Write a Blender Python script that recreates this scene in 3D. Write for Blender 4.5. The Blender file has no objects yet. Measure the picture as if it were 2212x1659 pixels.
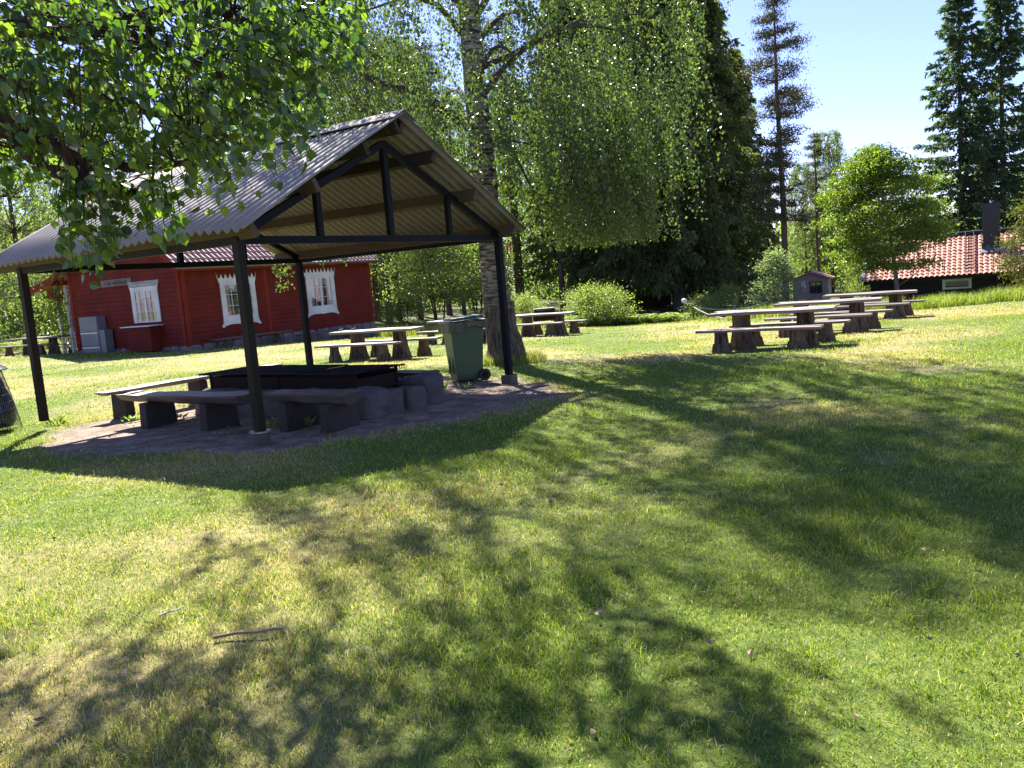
import bpy, math, random
import numpy as np
from mathutils import Vector, Matrix
R=math.radians; random.seed(7); rng=np.random.default_rng(7)
sc=bpy.context.scene
# ---------------------------------------------------------------- camera, sky, sun, exposure
EYE=1.6; PITCH=R(7.0); ROLL=R(4.7); FPX=1850.; PW,PH=2212.,1659.
cd=bpy.data.cameras.new('camera'); cam=bpy.data.objects.new('camera',cd); sc.collection.objects.link(cam)
cd.sensor_width=36; cd.lens=36*FPX/PW; cd.clip_start=.05; cd.clip_end=1500
_f=Vector((0,math.cos(PITCH),-math.sin(PITCH))); _r0=Vector((1,0,0)); _u0=_r0.cross(_f)
_r=_r0*math.cos(ROLL)-_u0*math.sin(ROLL); _u=_u0*math.cos(ROLL)+_r0*math.sin(ROLL)
m=Matrix((_r,_u,-_f)).transposed().to_4x4(); m.translation=(0,0,EYE); cam.matrix_world=m
sc.camera=cam
SAZ,SEL=-13.5,46.0
w=bpy.data.worlds.new('World'); sc.world=w; w.use_nodes=True
nt=w.node_tree; bg=nt.nodes['Background']; sky=nt.nodes.new('ShaderNodeTexSky'); sky.sky_type='NISHITA'
sky.sun_disc=False; sky.sun_elevation=R(SEL); sky.sun_rotation=R(SAZ); sky.air_density=1.0; sky.dust_density=.25; sky.ozone_density=4.5
tint=nt.nodes.new('ShaderNodeMixRGB'); tint.blend_type='MULTIPLY'; tint.inputs[0].default_value=1; tint.inputs[2].default_value=(.80,.70,.96,1); nt.links.new(sky.outputs[0],tint.inputs[1]); nt.links.new(tint.outputs[0],bg.inputs[0]); bg.inputs[1].default_value=.07
sl=bpy.data.lights.new('sun','SUN'); sl.energy=5.0; sl.angle=R(.53); sl.color=(1,.95,.86)
so=bpy.data.objects.new('sun',sl); sc.collection.objects.link(so)
sd=Vector((math.sin(R(SAZ))*math.cos(R(SEL)),math.cos(R(SAZ))*math.cos(R(SEL)),math.sin(R(SEL))))
so.rotation_euler=sd.to_track_quat('Z','Y').to_euler()
vs=sc.view_settings; vs.view_transform='Standard'; vs.look='None'; vs.gamma=1; vs.exposure=1.98
sc.render.engine='CYCLES'
# ---------------------------------------------------------------- helpers
def ray(x,y): return _f+_r*((x-PW/2)/FPX)-_u*((y-PH/2)/FPX)
def at(x,y,Y):
    d=ray(x,y); return Vector((0,0,EYE))+d*(Y/d.y)
def g(x,y):
    """terrain height"""
    x=np.asarray(x,float); y=np.asarray(y,float)
    r=x/np.maximum(np.abs(y),4.)
    k=np.clip(-.020-.045*r,-.026,.012)
    yy=np.clip(y-10,0,26)
    z=k*yy*np.clip((y-10)/3,0,1)
    s=np.clip((y-33)/9,0,1); s=s*s*(3-2*s); q=np.clip((r-.05)/.3,0,1); q=q*q*(3-2*q)
    return z-1.2*s*(.25+.75*q)
def gz(x,y): return float(g(x,y))
def gp(px,py,dz=0):
    d=ray(px,py); t=1.5
    for i in range(4000):
        p=Vector((0,0,EYE))+d*t
        if p.z<=gz(p.x,p.y)+dz: return p
        t+=.02
    return p
_T=rng.random((256,256))
def vn(x,y):
    xi=np.floor(x).astype(int); yi=np.floor(y).astype(int); fx=x-xi; fy=y-yi
    fx=fx*fx*(3-2*fx); fy=fy*fy*(3-2*fy); a=_T[xi%256,yi%256]; b=_T[(xi+1)%256,yi%256]; c=_T[xi%256,(yi+1)%256]; d=_T[(xi+1)%256,(yi+1)%256]
    return (a*(1-fx)+b*fx)*(1-fy)+(c*(1-fx)+d*fx)*fy
def fbm(x,y,o=4):
    s=0;a=.5;t=0
    for i in range(o): s=s+a*vn(x*2**i+17*i,y*2**i+31*i); t+=a; a*=.5
    return s/t
def dirtf(x,y):
    d=np.hypot((x+2.75)/3.55,(y-12.35)/3.25)+(fbm(x*.8,y*.8)-.5)*.55
    a=np.clip((1.03-d)/.14,0,1)
    b=np.clip(((fbm(x*.55+9,y*.55+4)-.68)/.06),0,1)*.45*np.clip((30-y)/10,0,1)   # worn spots
    bt=np.clip(1.15-np.hypot(x+.1,y-15.5)/.9,0,1)
    return np.clip(np.maximum(np.maximum(a,b),0),0,1)
def dryf(x,y):
    n=fbm(x*.35+3,y*.35+8,5)
    bias=.19*np.clip((-x+.2)/2.2,0,1)*np.clip((11-y)/4,0,1)+.15*np.clip((y-12)/6,0,1)
    r2=np.clip(1-np.hypot((x+2.7),(y-12.3))/5.2,0,1)*.35
    return np.clip((n-.545+bias+r2)/.24,0,1)
def nmesh(name,V,F,mat,attrs=None,smooth=False):
    """V (n,3) F (m,k) arrays -> mesh"""
    V=np.asarray(V,np.float32).reshape(-1,3); F=np.asarray(F,np.int32); me=bpy.data.meshes.new(name)
    me.vertices.add(len(V)); me.vertices.foreach_set('co',V.ravel())
    me.loops.add(F.size); me.loops.foreach_set('vertex_index',F.ravel())
    me.polygons.add(len(F)); me.polygons.foreach_set('loop_start',np.arange(0,F.size,F.shape[1],dtype=np.int32))
    me.polygons.foreach_set('use_smooth',np.full(len(F),bool(smooth)))
    if attrs:
        for k,a in attrs.items():
            at_=me.attributes.new(k,'FLOAT','POINT'); at_.data.foreach_set('value',np.asarray(a,np.float32))
    me.update(calc_edges=True); me.materials.append(mat); return me
def link(name,me,parent=None,loc=None):
    o=bpy.data.objects.new(name,me); sc.collection.objects.link(o)
    if parent: o.parent=parent
    if loc is not None: o.location=loc
    return o
def tag(o,label=None,cat=None,group=None,kind=None):
    if label: o['label']=label
    if cat: o['category']=cat
    if group: o['group']=group
    if kind: o['kind']=kind
    return o
def empty(name,loc,rz=0,label=None,cat=None,group=None):
    o=bpy.data.objects.new(name,None); sc.collection.objects.link(o); o.location=loc; o.rotation_euler=(0,0,rz); o.empty_display_size=.2
    return tag(o,label,cat,group)
def copy_tree(o,parent=None):
    c=o.copy(); sc.collection.objects.link(c); c.parent=parent
    for k in ('label','group'):
        if parent is None and k in c: del c[k]
    for ch in [q for q in sc.collection.objects if q.parent==o]: copy_tree(ch,c)
    return c
class MB:
    def __init__(s): s.v=[]; s.f=[]
    def add(s,V,F):
        n=len(s.v); s.v+= [tuple(p) for p in V]; s.f+=[tuple(i+n for i in f) for f in F]
    def box(s,c,d,rot=None,taper=1.0):
        c=Vector(c); h=Vector(d)/2; P=[]
        for sz in (-1,1):
            t=taper if sz>0 else 1
            for sx,sy in ((-1,-1),(1,-1),(1,1),(-1,1)):
                p=Vector((sx*h.x*t,sy*h.y*t,sz*h.z))
                if rot is not None: p=rot@p
                P.append(c+p)
        s.add(P,[(3,2,1,0),(4,5,6,7),(0,1,5,4),(1,2,6,5),(2,3,7,6),(3,0,4,7)]); return s
    def beam(s,a,b,wd,ht,up=(0,0,1)):
        a=Vector(a);b=Vector(b); x=(b-a); L=x.length; x.normalize(); y=Vector(up).cross(x).normalized(); z=x.cross(y)
        return s.box((a+b)/2,(L,wd,ht),Matrix((x,y,z)).transposed())
    def tube(s,pts,rad,n=8,cap=True,jit=0,ell=None):
        pts=[Vector(p) for p in pts]; rings=[]; prev=None
        for i,p in enumerate(pts):
            t=(pts[min(i+1,len(pts)-1)]-pts[max(i-1,0)]).normalized()
            if prev is None:
                a=Vector((1,0,0)) if abs(t.x)<.9 else Vector((0,1,0)); a=(a-t*a.dot(t)).normalized()
            else: a=(prev-t*prev.dot(t)).normalized()
            prev=a; b=t.cross(a); r=rad[i] if hasattr(rad,'__len__') else rad; ring=[]
            for k in range(n):
                th=2*math.pi*k/n; rr=r*(1+jit*random.uniform(-1,1))
                ring.append(p+(a*math.cos(th)*(ell or 1)+b*math.sin(th))*rr)
            rings.append(ring)
        V=[q for rg in rings for q in rg]; F=[]
        for i in range(len(pts)-1):
            for k in range(n): F.append((i*n+k,i*n+(k+1)%n,(i+1)*n+(k+1)%n,(i+1)*n+k))
        if cap: F.append(tuple(range(n-1,-1,-1))); F.append(tuple((len(pts)-1)*n+k for k in range(n)))
        s.add(V,F); return s
    def prism(s,poly,y0,y1,fn):
        """poly of 2D points extruded between y0,y1; fn(a,b,y)->Vector"""
        n=len(poly); V=[fn(a,b,y0) for a,b in poly]+[fn(a,b,y1) for a,b in poly]
        s.add(V,[tuple(range(n)),tuple(range(2*n-1,n-1,-1))]+[(i,i+n,(i+1)%n+n,(i+1)%n) for i in range(n)]); return s
    def build(s,name,mat,parent=None,smooth=False,bevel=0,loc=None):
        me=bpy.data.meshes.new(name); me.from_pydata([tuple(p) for p in s.v],[],s.f); me.materials.append(mat); me.update()
        if smooth: me.polygons.foreach_set('use_smooth',[True]*len(me.polygons))
        o=link(name,me,parent,loc)
        if bevel:
            b=o.modifiers.new('bevel','BEVEL'); b.width=bevel; b.segments=2; b.limit_method='ANGLE'
        return o
# ---------------------------------------------------------------- materials
class N:
    def __init__(s,name):
        s.m=bpy.data.materials.new(name); s.m.use_nodes=True; s.t=s.m.node_tree; s.b=s.t.nodes['Principled BSDF']; s.out=s.t.nodes['Material Output']
    def n(s,t,**k):
        q=s.t.nodes.new('ShaderNode'+t)
        for a,b in k.items(): setattr(q,a,b)
        return q
    def l(s,a,b): s.t.links.new(a,b)
    def coord(s,scale=(1,1,1),kind='Object',rot=(0,0,0)):
        tc=s.n('TexCoord') if kind!='Pos' else s.n('NewGeometry'); mp=s.n('Mapping'); mp.inputs['Scale'].default_value=scale; mp.inputs['Rotation'].default_value=rot
        s.l(tc.outputs[kind if kind!='Pos' else 'Position'],mp.inputs[0]); return mp.outputs[0]
    def noise(s,co,sc_=5,det=5,rough=.6):
        q=s.n('TexNoise'); q.inputs['Scale'].default_value=sc_; q.inputs['Detail'].default_value=det; q.inputs['Roughness'].default_value=rough
        if co: s.l(co,q.inputs['Vector'])
        return q.outputs['Fac']
    def ramp(s,f,stops):
        q=s.n('ValToRGB'); cr=q.color_ramp
        while len(cr.elements)<len(stops): cr.elements.new(.5)
        for e,(p,c) in zip(cr.elements,stops): e.position=p; e.color=(*c,1) if len(c)==3 else c
        s.l(f,q.inputs[0]); return q.outputs[0]
    def mix(s,f,a,b,mode='MIX'):
        q=s.n('MixRGB',blend_type=mode)
        for i,v in enumerate((f,a,b)):
            if isinstance(v,(int,float)): q.inputs[i].default_value=v if i==0 else (v,v,v,1)
            elif isinstance(v,tuple): q.inputs[i].default_value=(*v,1)
            else: s.l(v,q.inputs[i])
        return q.outputs[0]
    def col(s,c):
        if isinstance(c,tuple): s.b.inputs['Base Color'].default_value=(*c,1)
        else: s.l(c,s.b.inputs['Base Color'])
        return s
    def set(s,rough=.7,metal=0,spec=.5):
        s.b.inputs['Roughness'].default_value=rough; s.b.inputs['Metallic'].default_value=metal; s.b.inputs['Specular IOR Level'].default_value=spec; return s
    def bump(s,h,st=.5,dist=.02):
        q=s.n('Bump'); q.inputs['Strength'].default_value=st; q.inputs['Distance'].default_value=dist; s.l(h,q.inputs['Height']); s.l(q.outputs[0],s.b.inputs['Normal']); return s
    def attr(s,n): return s.n('Attribute',attribute_name=n).outputs['Fac']
def weathered(name,a,b,scale=(2,14,14),rough=.75,bst=.4,dist=.006,spec=.3):
    q=N(name); co=q.coord(scale); n1=q.noise(co,3,6,.65); n2=q.noise(q.coord(),1.3,3)
    c=q.mix(n1,a,b); c=q.mix(q.ramp(n2,[(.35,(0,0,0)),(.7,(1,1,1))]),c,tuple(.7*(x+y)/2 for x,y in zip(a,b))); q.col(c).set(rough,0,spec).bump(n1,bst,dist); return q.m
def leafmat(name,c1,c2,c3=None,trans=.5,rough=.45,spec=.4,tcol=1.6):
    q=N(name); r=q.attr('rnd'); stops=[(0,c1),(.6,c2)]+([(1,c3)] if c3 else []); c=q.ramp(r,stops)
    q.col(c).set(rough,0,spec); t=q.n('BsdfTranslucent'); tc=q.mix(1.,c,(tcol,tcol*1.15,tcol*.45),'MULTIPLY'); q.l(tc,t.inputs[0])
    mx=q.n('MixShader'); mx.inputs[0].default_value=trans; q.l(q.b.outputs[0],mx.inputs[1]); q.l(t.outputs[0],mx.inputs[2]); q.l(mx.outputs[0],q.out.inputs[0]); return q.m
M={}
M['birch_leaf']=leafmat('birch_leaf',(.048,.075,.030),(.08,.115,.040),(.15,.19,.05),.42,.38,.6)
M['near_leaf']=leafmat('near_birch_leaf',(.04,.08,.016),(.085,.14,.022),(.17,.24,.03),.45,.30,.9)
M['far_leaf']=leafmat('far_leaf',(.10,.135,.06),(.15,.185,.08),(.22,.25,.11),.5)  # greens greyed a little: slight distance haze is put into the leaf colour
M['rowan_leaf']=leafmat('rowan_leaf',(.085,.13,.025),(.14,.19,.032),(.23,.27,.05),.5)
M['pale_leaf']=leafmat('pale_leaf',(.14,.18,.10),(.2,.25,.14),(.28,.32,.2),.4)
M['bush_leaf']=leafmat('bush_leaf',(.13,.17,.05),(.2,.24,.07),(.28,.31,.11),.45)
M['spruce_needle']=leafmat('spruce_needle',(.10,.125,.055),(.16,.185,.075),(.24,.26,.10),.5,.6,.25,1.3)
M['fir_needle']=leafmat('fir_needle',(.065,.11,.065),(.095,.145,.075),(.14,.19,.095),.38,.6,.25,1.3)
M['pine_needle']=leafmat('pine_needle',(.06,.07,.035),(.085,.095,.045),(.13,.11,.06),.22,.6,.25,1.3)
M['juniper']=leafmat('juniper_needle',(.10,.11,.03),(.15,.15,.04),(.2,.19,.06),.3,.6,.25,1.3)
def grassmat():
    q=N('grass_blade'); r=q.attr('rnd'); d=q.attr('dry')
    gr=q.ramp(r,[(0,(.075,.125,.015)),(.5,(.155,.225,.026)),(1,(.32,.38,.07))]); dr=q.ramp(r,[(0,(.34,.24,.11)),(.6,(.55,.42,.21)),(1,(.75,.62,.4))])
    c=q.mix(d,gr,dr); q.col(c).set(.55,0,.3); t=q.n('BsdfTranslucent'); q.l(q.mix(1.,c,(1.5,1.6,.8),'MULTIPLY'),t.inputs[0])
    mx=q.n('MixShader'); mx.inputs[0].default_value=.4; q.l(q.b.outputs[0],mx.inputs[1]); q.l(t.outputs[0],mx.inputs[2]); q.l(mx.outputs[0],q.out.inputs[0]); return q.m
M['grass']=grassmat()
def groundmat():
    q=N('lawn_ground'); co=q.coord(kind='Pos'); n1=q.noise(co,9,8,.7); n2=q.noise(co,60,4,.7); n3=q.noise(co,1.2,4)
    gr=q.ramp(n1,[(.3,(.04,.07,.012)),(.5,(.09,.13,.022)),(.72,(.20,.22,.05))]); dry=q.ramp(n1,[(.3,(.22,.15,.07)),(.7,(.50,.38,.21))])
    c=q.mix(q.attr('dry'),gr,dry); dirt=q.ramp(n2,[(.35,(.05,.035,.024)),(.5,(.17,.122,.09)),(.66,(.38,.29,.23))]); dirt=q.mix(q.ramp(n1,[(.42,(0,0,0)),(.58,(.8,.8,.8))]),dirt,(.10,.07,.05))
    n4=q.noise(co,2.6,6,.75); dirt=q.mix(q.ramp(n4,[(.42,(0,0,0)),(.6,(.75,.75,.75))]),dirt,(.34,.27,.21)); c=q.mix(q.attr('dirt'),c,dirt); fo=q.ramp(n1,[(.3,(.05,.05,.02)),(.7,(.10,.13,.035))]); c=q.mix(q.attr('forest'),c,fo)
    q.col(c).set(.9,0,.15).bump(n2,.8,.02); return q.m
M['ground']=groundmat()
def bark(name,base,dark,sx=(6,6,1.2),thr=.5,dist=.03):
    q=N(name); co=q.coord(sx); n1=q.noise(co,2.2,7,.7); c=q.ramp(n1,[(thr-.15,dark),(thr+.12,base)]); q.col(c).set(.9,0,.15).bump(n1,.9,dist); return q.m
M['bark']=bark('grey_bark',(.12,.10,.085),(.035,.028,.024)); M['pine_bark']=bark('pine_bark',(.19,.115,.085),(.06,.045,.04)); M['twig']=bark('twig',(.10,.07,.05),(.03,.022,.018))
M['rowan_bark']=bark('rowan_bark',(.24,.21,.17),(.09,.075,.06))
def birchbark():
    q=N('birch_bark'); lo=q.noise(q.coord((1.5,1.5,9)),2.4,8,.72); ve=q.noise(q.coord((7,7,1.4)),2.2,7,.7)
    wh=q.ramp(lo,[(.42,(.03,.025,.022)),(.49,(.17,.14,.115)),(.58,(.38,.34,.29)),(.8,(.5,.46,.40))]); dk=q.ramp(ve,[(.40,(.03,.024,.02)),(.62,(.17,.13,.10)),(.8,(.36,.31,.25))])
    tc=q.n('TexCoord'); sx=q.n('SeparateXYZ'); q.l(tc.outputs['Object'],sx.inputs[0]); mr=q.n('MapRange'); mr.inputs[1].default_value=.3; mr.inputs[2].default_value=2.6; q.l(sx.outputs[2],mr.inputs[0])
    ad=q.n('Math',operation='ADD'); q.l(mr.outputs[0],ad.inputs[0]); s2=q.n('Math',operation='SUBTRACT'); q.l(q.noise(q.coord((2,2,.9)),1.6,4),s2.inputs[0]); s2.inputs[1].default_value=.5; q.l(s2.outputs[0],ad.inputs[1])
    f=q.ramp(ad.outputs[0],[(.25,(0,0,0)),(.7,(1,1,1))]); q.col(q.mix(f,dk,wh)).set(.85,0,.2); b=q.mix(f,ve,lo); q.bump(b,.9,.03); return q.m
M['birch_bark']=birchbark()
M['black_steel']=weathered('black_painted_steel',(.004,.005,.008),(.009,.010,.013),(1.5,3,3),.6,.1,.002,.12)
M['brown_steel']=weathered('brown_post',(.035,.025,.014),(.014,.010,.006),(2,6,2),.6,.2,.003,.15)  # browner tone for the left posts and left side beam
M['beam']=weathered('old_beam_wood',(.16,.105,.06),(.085,.055,.033),(8,8,1.2),.75,.4,.004)
M['beam_dark']=weathered('dark_beam_wood',(.035,.025,.018),(.06,.042,.028),(8,2,8),.8)  # darker tone for the upper and ridge purlins
def corrug(name,a,b):
    q=N(name); co=q.coord(); n1=q.noise(co,1.6,6,.7); n2=q.noise(q.coord((1,14,14)),2,5,.7); c=q.mix(n1,a,b); c=q.mix(q.ramp(n2,[(.5,(0,0,0)),(.8,(.45,.45,.45))]),c,(.14,.12,.10)); q.col(c).set(.75,0,.3).bump(n2,.2,.004); return q.m
M['roof_top']=corrug('fibre_cement_roof',(.36,.32,.285),(.20,.178,.165))
M['red_paint']=weathered('falun_red_paint',(.22,.034,.022),(.13,.021,.015),(1.5,1.5,12),.85,.25,.004,.15)
M['red_trim']=weathered('red_trim_paint',(.28,.038,.024),(.2,.026,.017),(3,3,3),.85,.2,.004,.15)
M['white_paint']=weathered('white_paint',(.80,.80,.78),(.68,.68,.66),(4,4,4),.5,.1,.002)
M['tile']=None
def tilemat(name,a,b,c3):
    q=N(name); co=q.coord(); n1=q.noise(co,3.5,5,.7); n2=q.noise(co,22,4,.6); c=q.ramp(n1,[(.3,a),(.55,b),(.8,c3)]); c=q.mix(q.ramp(n2,[(.5,(0,0,0)),(.8,(.5,.5,.5))]),c,(.12,.09,.08)); q.col(c).set(.7,0,.35).bump(n2,.3,.004); return q.m
M['tile']=tilemat('clay_pantile',(.40,.175,.12),(.48,.22,.155),(.54,.31,.24))
M['tile_old']=tilemat('old_pantile',(.32,.19,.16),(.42,.27,.23),(.5,.37,.33))
def stonemat():
    q=N('field_stone'); co=q.coord(); v=q.n('TexVoronoi'); v.inputs['Scale'].default_value=2.6; q.l(co,v.inputs[0]); n=q.noise(co,9,6,.7)
    c=q.mix(n,(.13,.12,.11),(.27,.25,.23)); c=q.mix(.35,c,q.ramp(v.outputs['Distance'],[(0,(.35,.33,.3)),(.7,(.08,.07,.065))]),'MIX'); q.col(c).set(.9,0,.2).bump(n,.8,.03); return q.m
M['stone']=stonemat()
M['rock']=weathered('sooty_stone',(.19,.165,.145),(.06,.05,.042),(3,3,3),.9,.9,.03)
M['concrete']=weathered('mossy_concrete',(.16,.15,.115),(.06,.062,.036),(5,5,5),.9,.5,.01)
M['plank']=weathered('weathered_tabletop',(.31,.25,.225),(.17,.13,.115),(2,16,16),.65,.4,.006,.4)
M['stump']=bark('stump_bark',(.20,.145,.10),(.03,.021,.015),(7,7,1.1),.5,.04)
M['log_wood']=weathered('worn_log_bench',(.20,.15,.125),(.03,.02,.016),(2,12,12),.5,.5,.008,.5)
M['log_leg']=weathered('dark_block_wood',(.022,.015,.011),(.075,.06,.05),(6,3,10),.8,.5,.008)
M['iron']=weathered('rusty_iron',(.035,.018,.012),(.014,.010,.008),(4,4,4),.8,.4,.004,.15)
M['grate']=N('blackened_grate').col((.008,.007,.007)).set(.7,.2,.2).m
def binmat():
    q=N('green_bin_plastic'); n=q.noise(q.coord(),6,4); q.col(q.mix(n,(.045,.085,.035),(.06,.11,.045))).set(.42,0,.5).bump(n,.05,.002); return q.m
M['bin']=binmat(); M['bin_lid']=N('bin_lid_green').col((.03,.07,.045)).set(.3,0,.6).m; M['bag']=N('black_bag_plastic').col((.008,.008,.01)).set(.25,0,.6).m
M['rubber']=N('black_rubber').col((.012,.012,.013)).set(.6).m; M['galv']=weathered('galvanised_sheet',(.22,.225,.23),(.14,.15,.16),(3,3,3),.5,.2,.003,.5)
M['tar']=weathered('tarred_black_boards',(.016,.014,.014),(.028,.025,.024),(1,1,10),.8,.3,.005,.3); M['chim']=N('black_chimney_sheet').col((.018,.018,.022)).set(.4,0,.5).m
M['rake']=weathered('grey_rake_board',(.42,.40,.42),(.3,.28,.3),(3,3,3),.7); M['cream']=weathered('cream_window_paint',(.66,.68,.52),(.56,.58,.42),(3,3,3),.6)
M['shed']=weathered('brown_shed_boards',(.42,.36,.29),(.34,.28,.22),(12,12,1),.85); M['shed_dark']=weathered('dark_shed_boards',(.085,.06,.05),(.06,.045,.04),(12,12,1),.85)
M['felt']=weathered('red_roofing_felt',(.5,.25,.2),(.42,.2,.16),(2,2,2),.9); M['sign']=weathered('grey_sign_board',(.26,.21,.185),(.17,.135,.12),(2,10,10),.8); M['carve']=N('carved_letters').col((.05,.035,.03)).set(.8).m
M['red_plastic']=N('red_handle').col((.5,.02,.015)).set(.35).m; M['steel']=N('bare_steel').col((.5,.5,.5)).set(.3,1).m; M['rope']=N('pale_rope').col((.42,.42,.38)).set(.9).m
M['curtain']=N('grey_curtain').col((.30,.28,.22)).set(.9).m; M['dark']=N('dark_interior').col((.012,.011,.010)).set(.9).m
M['stick']=weathered('dry_stick',(.36,.24,.17),(.24,.15,.11),(4,4,4),.8); M['bird']=N('wagtail_feathers').col((.18,.17,.16)).set(.8).m
def glassm():
    q=N('window_glass'); t=q.n('BsdfTransparent'); gl=q.n('BsdfGlossy'); gl.inputs['Roughness'].default_value=.03; mx=q.n('MixShader'); mx.inputs[0].default_value=.14
    q.l(t.outputs[0],mx.inputs[1]); q.l(gl.outputs[0],mx.inputs[2]); q.l(mx.outputs[0],q.out.inputs[0]); return q.m
M['glass']=glassm()
# ---------------------------------------------------------------- ground
def graded(lo,hi,step,far,n):
    a=np.arange(lo,hi+1e-6,step); t=(np.linspace(0,1,n+1)[1:])**2.2
    return np.concatenate([(lo-t*(lo+far))[::-1],a,hi+t*(far-hi)])
gx=graded(-9,9,.14,400,46); gy0=np.arange(1,19,.14); t=(np.linspace(0,1,71)[1:])**1.8; gy=np.concatenate([np.linspace(-60,.9,14),gy0,19+t*450])
X,Y=np.meshgrid(gx,gy,indexing='ij'); nx,ny=X.shape
Z=g(X,Y)+(fbm(X*.9,Y*.9)-.5)*.05*np.clip((Y+5)/8,0,1)*np.clip((60-Y)/20,0,1)
Z=Z-.02*dirtf(X,Y)
I=np.arange(nx*ny).reshape(nx,ny); F=np.stack([I[:-1,:-1],I[1:,:-1],I[1:,1:],I[:-1,1:]],-1).reshape(-1,4)
rr=X/np.maximum(Y,4)
edge=38+np.where(rr>.05,(-np.clip((rr-.05)/.35,0,1)*11),0)+np.where(rr<-.2,14,0)*np.clip((-rr-.2)/.15,0,1)+(fbm(X*.3,Y*.3)-.5)*3
forest=np.clip((Y-edge)/1.5,0,1)
me=nmesh('ground',np.stack([X,Y,Z],-1),F,M['ground'],{'dirt':dirtf(X,Y).ravel(),'dry':(dryf(X,Y)*.65).ravel(),'forest':forest.ravel()},True)
tag(link('ground',me),kind='structure')
# ---------------------------------------------------------------- grass blades
def blades(P,h,wd,lean,name,attrs=None):
    n=len(P); a=rng.random(n)*6.283; la=rng.random(n)*6.283; L=lean*(.3+rng.random(n))
    s=np.stack([np.cos(a),np.sin(a),0*a],-1)*(wd/2)[:,None]; ld=np.stack([np.cos(la),np.sin(la),0*a],-1)*(L*h)[:,None]; up=np.zeros((n,3)); up[:,2]=1
    V=np.stack([P-s,P+s,P+s*.7+up*(h*.55)[:,None]+ld*.3,P-s*.7+up*(h*.55)[:,None]+ld*.3,P+up*(h*(1-.25*L))[:,None]+ld],1)
    b=np.arange(n)[:,None]*5
    return V.reshape(-1,3), np.concatenate([b+np.array([0,1,2,3]),b+np.array([3,2,4,4])]),b
def grass(bands,name,h0,fn=None):
    Ps=[];hs=[];ws=[]
    for y0,y1,den,hh,ww in bands:
        n=int(den*(y1-y0)*(.75*(y0+y1)+2.4)); y=y0+(y1-y0)*rng.random(int(n*1.3)); 
        x=(rng.random(len(y))-.5)*(1.5*y1+2.4); k=np.abs(x)<.75*y+1.2; x=x[k];y=y[k]
        cl=fbm(x*2.3,y*2.3,3); keep=rng.random(len(x))>np.clip(dirtf(x,y)*1.08-.02,0,1); keep&=rng.random(len(x))<(.45+.9*np.clip((cl-.3)*2,0,1))
        x=x[keep];y=y[keep];cl=cl[keep]
        z=g(x,y)+(fbm(x*.9,y*.9)-.5)*.05*np.clip((y+5)/8,0,1)-.004
        tall=np.clip((fbm(x*1.1+5,y*1.1)-.5)*4,0,1)
        Ps.append(np.stack([x,y,z],-1)); hs.append(hh*(.55+.8*rng.random(len(x)))*(.6+.7*tall)); ws.append(ww*(.7+.6*rng.random(len(x))))
    nt_=520; cy=2.2+7.5*rng.random(nt_)**.8; cx_=(rng.random(nt_)-.5)*(1.5*cy+1.5); ok=(dirtf(cx_,cy)<.3); cx_=cx_[ok];cy=cy[ok]; nt_=len(cx_); k_=26; rr_=np.abs(rng.normal(size=(nt_,k_)))*.05; aa=rng.random((nt_,k_))*6.283; x=(cx_[:,None]+rr_*np.cos(aa)).ravel(); y=(cy[:,None]+rr_*np.sin(aa)).ravel()
    Ps.append(np.stack([x,y,g(x,y)+(fbm(x*.9,y*.9)-.5)*.05*np.clip((y+5)/8,0,1)-.004],-1)); hs.append(np.repeat(.05+.05*rng.random(nt_),k_)*(.6+.6*rng.random(len(x)))); ws.append(np.full(len(x),.0042))
    P=np.concatenate(Ps);h=np.concatenate(hs);wd=np.concatenate(ws)
    V,F,b=blades(P,h,wd,.9,name)
    n=len(P); F=np.concatenate([np.arange(n)[:,None]*5+np.array([0,1,2]),np.arange(n)[:,None]*5+np.array([0,2,3]),np.arange(n)[:,None]*5+np.array([3,2,4])])
    dry=dryf(P[:,0],P[:,1]); dry=(rng.random(n)<dry*.52+.07)*(.6+.4*rng.random(n))
    me=nmesh(name,V,F,M['grass'],{'rnd':np.repeat(rng.random(n),5),'dry':np.repeat(dry,5)})
    return tag(link(name,me),kind='stuff')
tag(grass([(1.4,3.4,10500,.05,.0034),(3.4,5.5,7500,.05,.004),(5.5,9,3600,.05,.0058),(9,14,1500,.05,.0085),(14,24,520,.045,.014),(24,40,130,.05,.024)],'lawn_grass',.05),'short patchy lawn grass with dry yellow spots','grass')
# ---------------------------------------------------------------- barbecue shelter
SM=Vector((-2.90,9.64,0)); STH=.985; SA,SB=5.18,4.58; SH=2.31
su=Vector((math.cos(STH),math.sin(STH),0)); sw=Vector((-math.sin(STH),math.cos(STH),0))
sh=empty('barbecue_shelter',SM,STH,'open black-framed shelter with grey corrugated gable roof over the fire pit','shelter')
def shz(x,y):
    p=SM+su*x+sw*y; return gz(p.x,p.y)
for i,(x,y) in enumerate(((0,0),(SA,0),(0,SB),(SA,SB))):
    z0=shz(x,y); base=.12 if i<3 else 0
    p=MB().box((x,y,(z0+base+SH)/2),(.10,.10,SH-z0-base)).build('post',M['black_steel' if i in(1,3) else 'brown_steel'],sh,bevel=.004)
    if i==0:
        MB().tube([(x,y,z0-.2),(x,y,z0+.10)],.105,16).build('footing',M['concrete'],p).location=(0,0,0); MB().tube([(x,y,z0+.105),(x,y,z0+.12)],.125,20).build('flange',M['steel'],p)
    elif i==1: MB().box((x,y,z0+.03),(.2,.2,.2)).build('footing',M['concrete'],p,bevel=.01)
EZ,AZ,OH=2.36,3.86,.26; hs=SA/2+OH; sl_=(AZ-EZ)/hs
def zr(x): return EZ+sl_*(x+OH) if x<=SA/2 else EZ+sl_*(SA+OH-x)
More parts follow.
